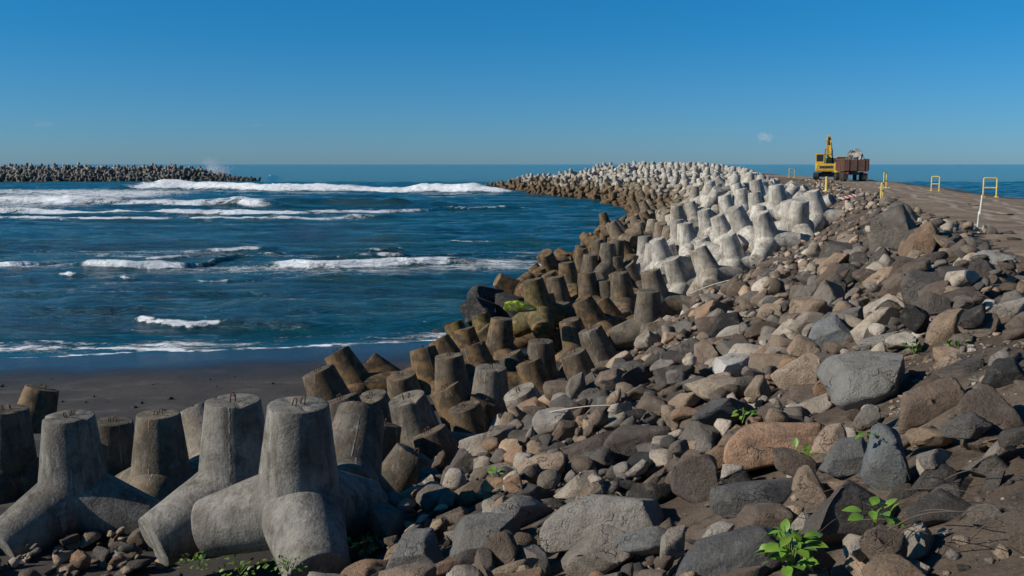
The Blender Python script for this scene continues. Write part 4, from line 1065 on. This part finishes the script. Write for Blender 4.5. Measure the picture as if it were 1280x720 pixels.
# tipper truck seen from its left rear
g = ground_px(1064, 225.5, 5.72); gz = float(floor_z(g.x, g.y))
tk = empty('tipper_truck', (g.x, g.y, gz + .05), R(-8), 'rusty red tipper truck loaded with pale stones beside the yellow excavator', 'truck')
MB().box((0, 1.4, .85), (.9, 7.2, .28)).build('chassis', M['steel'], tk)
bed = MB()
L0, L1, W0, Z0, Z1 = -2.5, 2.3, 1.22, 1.15, 2.35
bed.box((0, (L0 + L1) / 2, Z0), (2 * W0, L1 - L0, .12))
for s in (-1, 1):
    bed.box((s * W0, (L0 + L1) / 2, (Z0 + Z1) / 2), (.07, L1 - L0, Z1 - Z0)); bed.box((s * (W0 + .03), (L0 + L1) / 2, Z1 + .02), (.14, L1 - L0 + .06, .1))
bed.box((0, L1, (Z0 + Z1) / 2 + .15), (2 * W0, .07, Z1 - Z0 + .3))
tb = bed.build('load_bed', M['bed'], tk)
for s in (-1, 1):
    for k in range(6):
        MB().box((s * (W0 + .07), L0 + .15 + k * (L1 - L0 - .3) / 5, (Z0 + Z1) / 2), (.09, .12, Z1 - Z0 - .1)).build('rib', M['bed'], tb)
tg_ = MB().box((0, L0 - .02, (Z0 + Z1) / 2), (2 * W0, .07, Z1 - Z0)).build('tailgate', M['bed'], tk)
for x_ in (-.8, 0, .8): MB().box((x_, L0 - .08, (Z0 + Z1) / 2), (.1, .06, Z1 - Z0 - .1)).build('rib', M['bed'], tg_)
cabt = MB().box((0, 3.35, 1.45), (2.3, 1.7, 1.1), bev=.1).box((0, 3.25, 2.3), (2.2, 1.5, .8), bev=.12, taper=.93).build('cab', M['yellow'], tk)
for s in (-1, 1): MB().box((s * 1.07, 3.3, 2.3), (.04, .95, .5)).build('window', M['glass'], cabt)
MB().box((0, 2.49, 2.35), (1.3, .04, .4)).build('window', M['glass'], cabt)
for y_ in (-1.5, -.35, 3.4):
    for s in (-1, 1): disc_wheel(tk, s * 1.0, y_, .5, .42 if y_ < 2 else .28)
for s in (-1, 1):
    MB().box((s * 1.0, -2.25, .55), (.5, .03, .6)).build('mudflap', M['black'], tk)
    MB().box((s * .9, -2.5, .93), (.26, .06, .14)).build('tail_light', M['red'], tk)
mwt = Matrix.Translation(tk.location) @ Matrix.Rotation(R(-8), 4, 'Z')
for k, (x_, y_, s_, c_) in enumerate([(-.55, -1.7, 1.0, .2), (.5, -1.6, 1.25, .5), (.1, -.7, 1.3, .4), (-.5, .2, 1.2, .16), (.55, .5, 1.3, .3), (0, 1.3, 1.3, .2), (.35, -1.3, 1.1, .55), (-.6, -.7, 1.1, .2), (-.3, -1.4, .9, .14), (.0, -2.0, .8, .3), (-.1, .1, 1.0, .18), (.75, -2.1, .7, .35), (-.8, -2.1, .7, .2), (.75, -.4, .9, .25), (-.15, -1.0, 1.0, .3)]):
    o = link('stone', ROCKM[(k * 3 + 1) % NV]); o.location = mwt @ Vector((x_, y_, Z0 + .85 + (.75 if k in (6, 2, 4, 10, 14) else .5 if k in (8, 13) else .25)))
    o.rotation_euler = (k, k * 2.1, k * .7); o.scale = (s_ / 2,) * 3; o.color = (c_, c_ * .94, c_ * .87, 1)
    tag(o, 'quarry stone piled in the bed of the red truck', 'stone', 'stones loaded on the truck')
# ------------------------------------------------------------------ yellow pipe barriers, posts, striped board
def barrier(u, v, z, hpx, wpx, rz, label, rung=1, extra=0):
    p = at_z(u, v, z); p.z = float(floor_z(p.x, p.y)) + .03; k = p.y / F_PX; h = hpx * k; w = wpx * k
    e = empty('barrier', p, R(rz), label, 'barrier')
    for s in (-1, 1):
        MB().tube([(s * w / 2, 0, .03), (s * w / 2, 0, h - .04), (s * (w / 2 - .04), 0, h)], .042, 8).build('upright', M['barrier'], e)
        MB().box((s * w / 2, 0, .03), (.14, .7, .06), bev=.015).build('foot', M['barrier'], e)
    MB().tube([(-w / 2 + .03, 0, h), (w / 2 - .03, 0, h)], .042, 8).build('top_rail', M['barrier'], e)
    for q in range(rung): MB().tube([(-w / 2, 0, h * (q + 1) / (rung + 1)), (w / 2, 0, h * (q + 1) / (rung + 1))], .036, 8).build('cross_rail', M['barrier'], e)
    return e
barrier(1237, 247, 5.72, 24, 15, -18, 'yellow pipe barrier on the seaward road edge opposite the white stake')
barrier(1169, 237.5, 5.72, 18, 9, -25, 'yellow pipe barrier on the seaward road edge farther along, before the bend')
barrier(1102, 256, 5.72, 27, 11, 60, 'tall yellow pipe barrier on the landward road edge above the striped board', 2)
barrier(1106, 235, 5.72, 19, 6, 40, 'narrow yellow pipe barrier just behind the tall one across the road')
barrier(989.5, 220.5, 5.75, 11, 6.5, 0, 'small distant yellow barrier on the crest beyond the pale tetrapods')
barrier(936, 217.0, 6.0, 9, 4, 30, 'tiny far-off yellow barrier near the end of the dirt track')
p = at_z(1033, 237, 5.6); p.z = float(floor_z(p.x, p.y)); k = p.y / F_PX
po = empty('marker_post', p, 0, 'stubby yellow post on a flat round base in front of the excavator', 'post')
MB().tube([(0, 0, 0), (0, 0, .12)], [.30, .22], 14).build('base', M['barrier'], po)
MB().tube([(0, 0, .1), (0, 0, 19 * k)], [.13, .10], 12).build('shaft', M['barrier'], po)
p = at_z(1221, 291, 5.62); p.z = float(floor_z(p.x, p.y)); k = p.y / F_PX
st = empty('survey_stake', p, 0, 'thin white wooden stake set in pale stones at the road shoulder', 'stake')
MB().tube([(0, 0, -.1), (.03, 0, 24 * k)], .022, 8).build('shaft', M['white'], st)
MB().tube([(.045, -.02, 20 * k), (.085, -.02, 44 * k)], .028, 8).build('upper_shaft', M['white'], st)
for k in range(5):
    a_ = k * 1.3; x_, y_ = p.x + .22 * math.cos(a_), p.y + .22 * math.sin(a_); o = link('stone', ROCKM[k * 4]); o.location = (x_, y_, p.z + .05); o.scale = (.17, .15, .12); o.rotation_euler = (k, k, k); o.color = (.5, .46, .4, 1)
    tag(o, 'pale stone packed round the foot of the white stake', 'stone', 'stones round the stake')
p = at_z(1060, 257.5, 5.2); zf = float(floor_z(p.x, p.y)) + .25
sb = empty('striped_board', (p.x, p.y, zf), R(20), 'red and white striped board lying on the stones below the tall barrier', 'board')
sb.rotation_euler = (R(20), R(-10), R(20))
for q in range(7): MB().box((-.42 + q * .14, 0, 0), (.135, .30, .03), rz=R(0)).build('stripe', M['red'] if q % 2 else M['white'], sb)

# ------------------------------------------------------------------ weeds, twigs, driftwood, spray
def slope_px(u, v, up=0.0):
    r = ray(u, v); d = 3.0
    while d < 60:
        p = Vector((0, 0, EYE)) + r * d; ix = int((p.x - HX0) / CELL); iy = int((p.y - HY0) / CELL)
        if 0 <= ix < HNX and 0 <= iy < HNY and p.z < H[iy, ix] + up: break
        d += 0.03
    return p
def leaf_mesh(L, W, fold, curl):
    V = []; Fc = []
    ws = [0.0, .55, .9, 1.0, .85, .5, 0.0]
    for i, w in enumerate(ws):
        t = i / (len(ws) - 1); z = -curl * t * t * L; x = t * L
        V += [(x, -w * W / 2, z + fold * w * W / 2), (x, 0, z), (x, w * W / 2, z + fold * w * W / 2)]
    for i in range(len(ws) - 1):
        for k in (0, 1): Fc.append((i*3 + k, i*3 + k + 1, i*3 + k + 4, i*3 + k + 3))
    return mesh_from('leaf', V, Fc, M['leaf'])
LEAVES = [leaf_mesh(1, .62, .25, .25), leaf_mesh(1, .7, .1, .4), leaf_mesh(1, .55, .35, .1)]
def weed(u, v, wpx, nleaf, lpx, label, hpx=None):
    p = slope_px(u, v); k = (p - Vector((0, 0, EYE))).length / F_PX
    e = empty('weed', p, 0, label, 'plant'); rad = wpx / 2 * k; hh = (hpx or wpx * .7) * k
    for q in range(max(3, nleaf // 6)):
        a_ = rng.uniform(0, 6.28); rr = rad * rng.uniform(.1, .7); tip = Vector((math.cos(a_) * rr, math.sin(a_) * rr, hh * rng.uniform(.5, .9)))
        MB().tube([(0, 0, -.05), tip * .5 + Vector((0, 0, hh * .15)), tip], .004, 5).build('stem', M['leaf'], e)
    for q in range(nleaf):
        a_ = rng.uniform(0, 6.28); rr = rad * math.sqrt(rng.random()); o = link('leaf', LEAVES[q % 3], e)
        o.location = (math.cos(a_) * rr, math.sin(a_) * rr, hh * rng.uniform(.1, 1.0) * (1 - .45 * rr / rad))
        L = lpx * k * rng.uniform(.7, 1.25); o.scale = (L, L, L); o.rotation_euler = (rng.uniform(-.5, .5), rng.uniform(-1.0, .3), a_ + rng.uniform(-.9, .9))
weed(988, 710, 52, 64, 20, 'leafy bright green weed with broad leaves in front of the speckled dark slab', 58)
weed(1094, 650, 34, 12, 20, 'small weed of a few broad light green leaves on the brown boulder', 24)
weed(999, 566, 14, 6, 12, 'tiny green sprig beside the orange boulder')
weed(928, 524, 26, 16, 8, 'thin yellowish green weed between the long dark boulder and the tan ones', 16)
weed(1085, 547, 16, 7, 9, 'tuft of yellow green leaves below the big pitted boulder')
weed(1198, 433, 18, 9, 8, 'flat green tuft on the soil beside the shoulder stones')
weed(1143, 440, 22, 9, 8, 'low green tuft above the half buried boulder')
weed(617, 595, 14, 7, 9, 'small green sprig in the shaded rubble')
weed(455, 690, 34, 26, 9, 'low weed at the foot of the toppled tetrapod', 30)
for k, (u, v, w, n) in enumerate([(250, 706, 44, 40), (300, 714, 56, 56), (360, 710, 46, 44)]):
    weed(u, v, w, n, 5.5, 'low green creeper on the rubble under the grey tetrapods', 14)
for o in [o for o in COL.objects if o.get('label') == 'low green creeper on the rubble under the grey tetrapods']: o['group'] = 'creepers under the grey tetrapods'
def smooth_path(pts, it=3):
    for _ in range(it): pts = [pts[0]] + [(pts[i-1] + pts[i] * 2 + pts[i+1]) / 4 for i in range(1, len(pts) - 1)] + [pts[-1]]
    return pts
def twig(u0, v0, u1, v1, r, label, group, m, wob_=.04):
    a_, b_ = slope_px(u0, v0, .04), slope_px(u1, v1, .04); n = 14; pts = []
    for i in range(n):
        t = i / (n - 1); q = a_.lerp(b_, t); q += Vector((rng.normal(0, wob_), rng.normal(0, wob_), abs(rng.normal(0, wob_)) * .7 + math.sin(t * math.pi) * .05)) if 0 < i < n - 1 else Vector((0, 0, 0))
        pts.append(q - a_)
    pts = smooth_path(pts)
    o = MB().tube(pts, [r * (1 - .6 * i / (n - 1)) for i in range(n)], 6).build('dry_twig' if group else 'driftwood_pole', m, None, True); o.location = a_
    return tag(o, label, 'twig' if group else 'pole', group)
for u0, v0, u1, v1 in [(1020,668,1110,640), (1060,655,1160,668), (1110,662,1230,640), (1150,640,1280,668), (1165,668,1270,690), (1200,650,1280,640), (1090,690,1170,655), (1130,612,1240,628), (1180,600,1280,592), (1000,640,1075,600), (1210,676,1280,655), (880,660,935,650)]:
    twig(u0, v0, u1, v1, rng.uniform(.003, .006), 'thin dry brown twig lying over the soil and stones', 'dry twigs on the soil', M['twig'], .03)
twig(684, 516, 786, 507, .012, 'long bleached stick lying across the brown boulders', None, M['pole'], .008)
twig(862, 368, 912, 350, .03, 'bleached timber lying between pale tetrapods and boulders', None, M['pole'], .008)
# dead leaves and chips on the bare soil
V = []; Fc = []
for _ in range(2600):
    x = rng.uniform(2.2, 7.0); y = rng.uniform(4.3, 13.5)
    if rng.random() < .3: x = rng.uniform(-1, 3); y = rng.uniform(9, 16)
    ix = int((x - HX0) / CELL); iy = int((y - HY0) / CELL)
    if H[iy, ix] - H0[iy, ix] > 0.10: continue
    z = float(floor_z(x, y)) + .012; s = rng.uniform(.008, .03); a_ = rng.uniform(0, 6.28); ca, sa = math.cos(a_) * s, math.sin(a_) * s; o_ = len(V)
    V += [(x - ca, y - sa, z + rng.uniform(-.004, .01)), (x + sa * .4, y - ca * .4, z), (x + ca, y + sa, z + rng.uniform(0, .016)), (x - sa * .4, y + ca * .4, z + .004)]; Fc.append((o_, o_+1, o_+2, o_+3))
tag(link('leaf_litter', mesh_from('leaf_litter', V, Fc, M['litter'])), 'dry leaf litter scattered over the bare soil', 'litter', kind='stuff')
# spray thrown up by the far breakwater
V = []; T = []; oo = 0; OV = np.array([(1,0,0),(-1,0,0),(0,1,0),(0,-1,0),(0,0,1),(0,0,-1)], float); OT = np.array([(0,2,4),(2,1,4),(1,3,4),(3,0,4),(2,0,5),(1,2,5),(3,1,5),(0,3,5)])
c0 = at_z(268, 221, 0.0); kx = 452.0 / F_PX
for _ in range(5200):
    h = rng.random() ** 1.2; lobe = int(rng.integers(3))
    px_ = (-1.5, 1.2, 4.2)[lobe] + rng.normal(0, 1.0 + 1.3 * h) - 1.2 * h; pz = 2.5 + h * (8.6, 6.4, 4.6)[lobe] * math.exp(-(rng.normal(0, .35)) ** 2)
    s_ = rng.uniform(.03, .13) * (1.2 - h * .7)
    V.append(OV * s_ + np.array((at_depth(270, 220, 462).x + px_, 464 + rng.normal(0, 1.5), pz))); T.append(OT + oo); oo += 6
tag(link('sea_spray', mesh_np('sea_spray', np.concatenate(V), np.concatenate(T), M['spray'])), 'white spray thrown up at the end of the far breakwater', 'spray', kind='stuff')
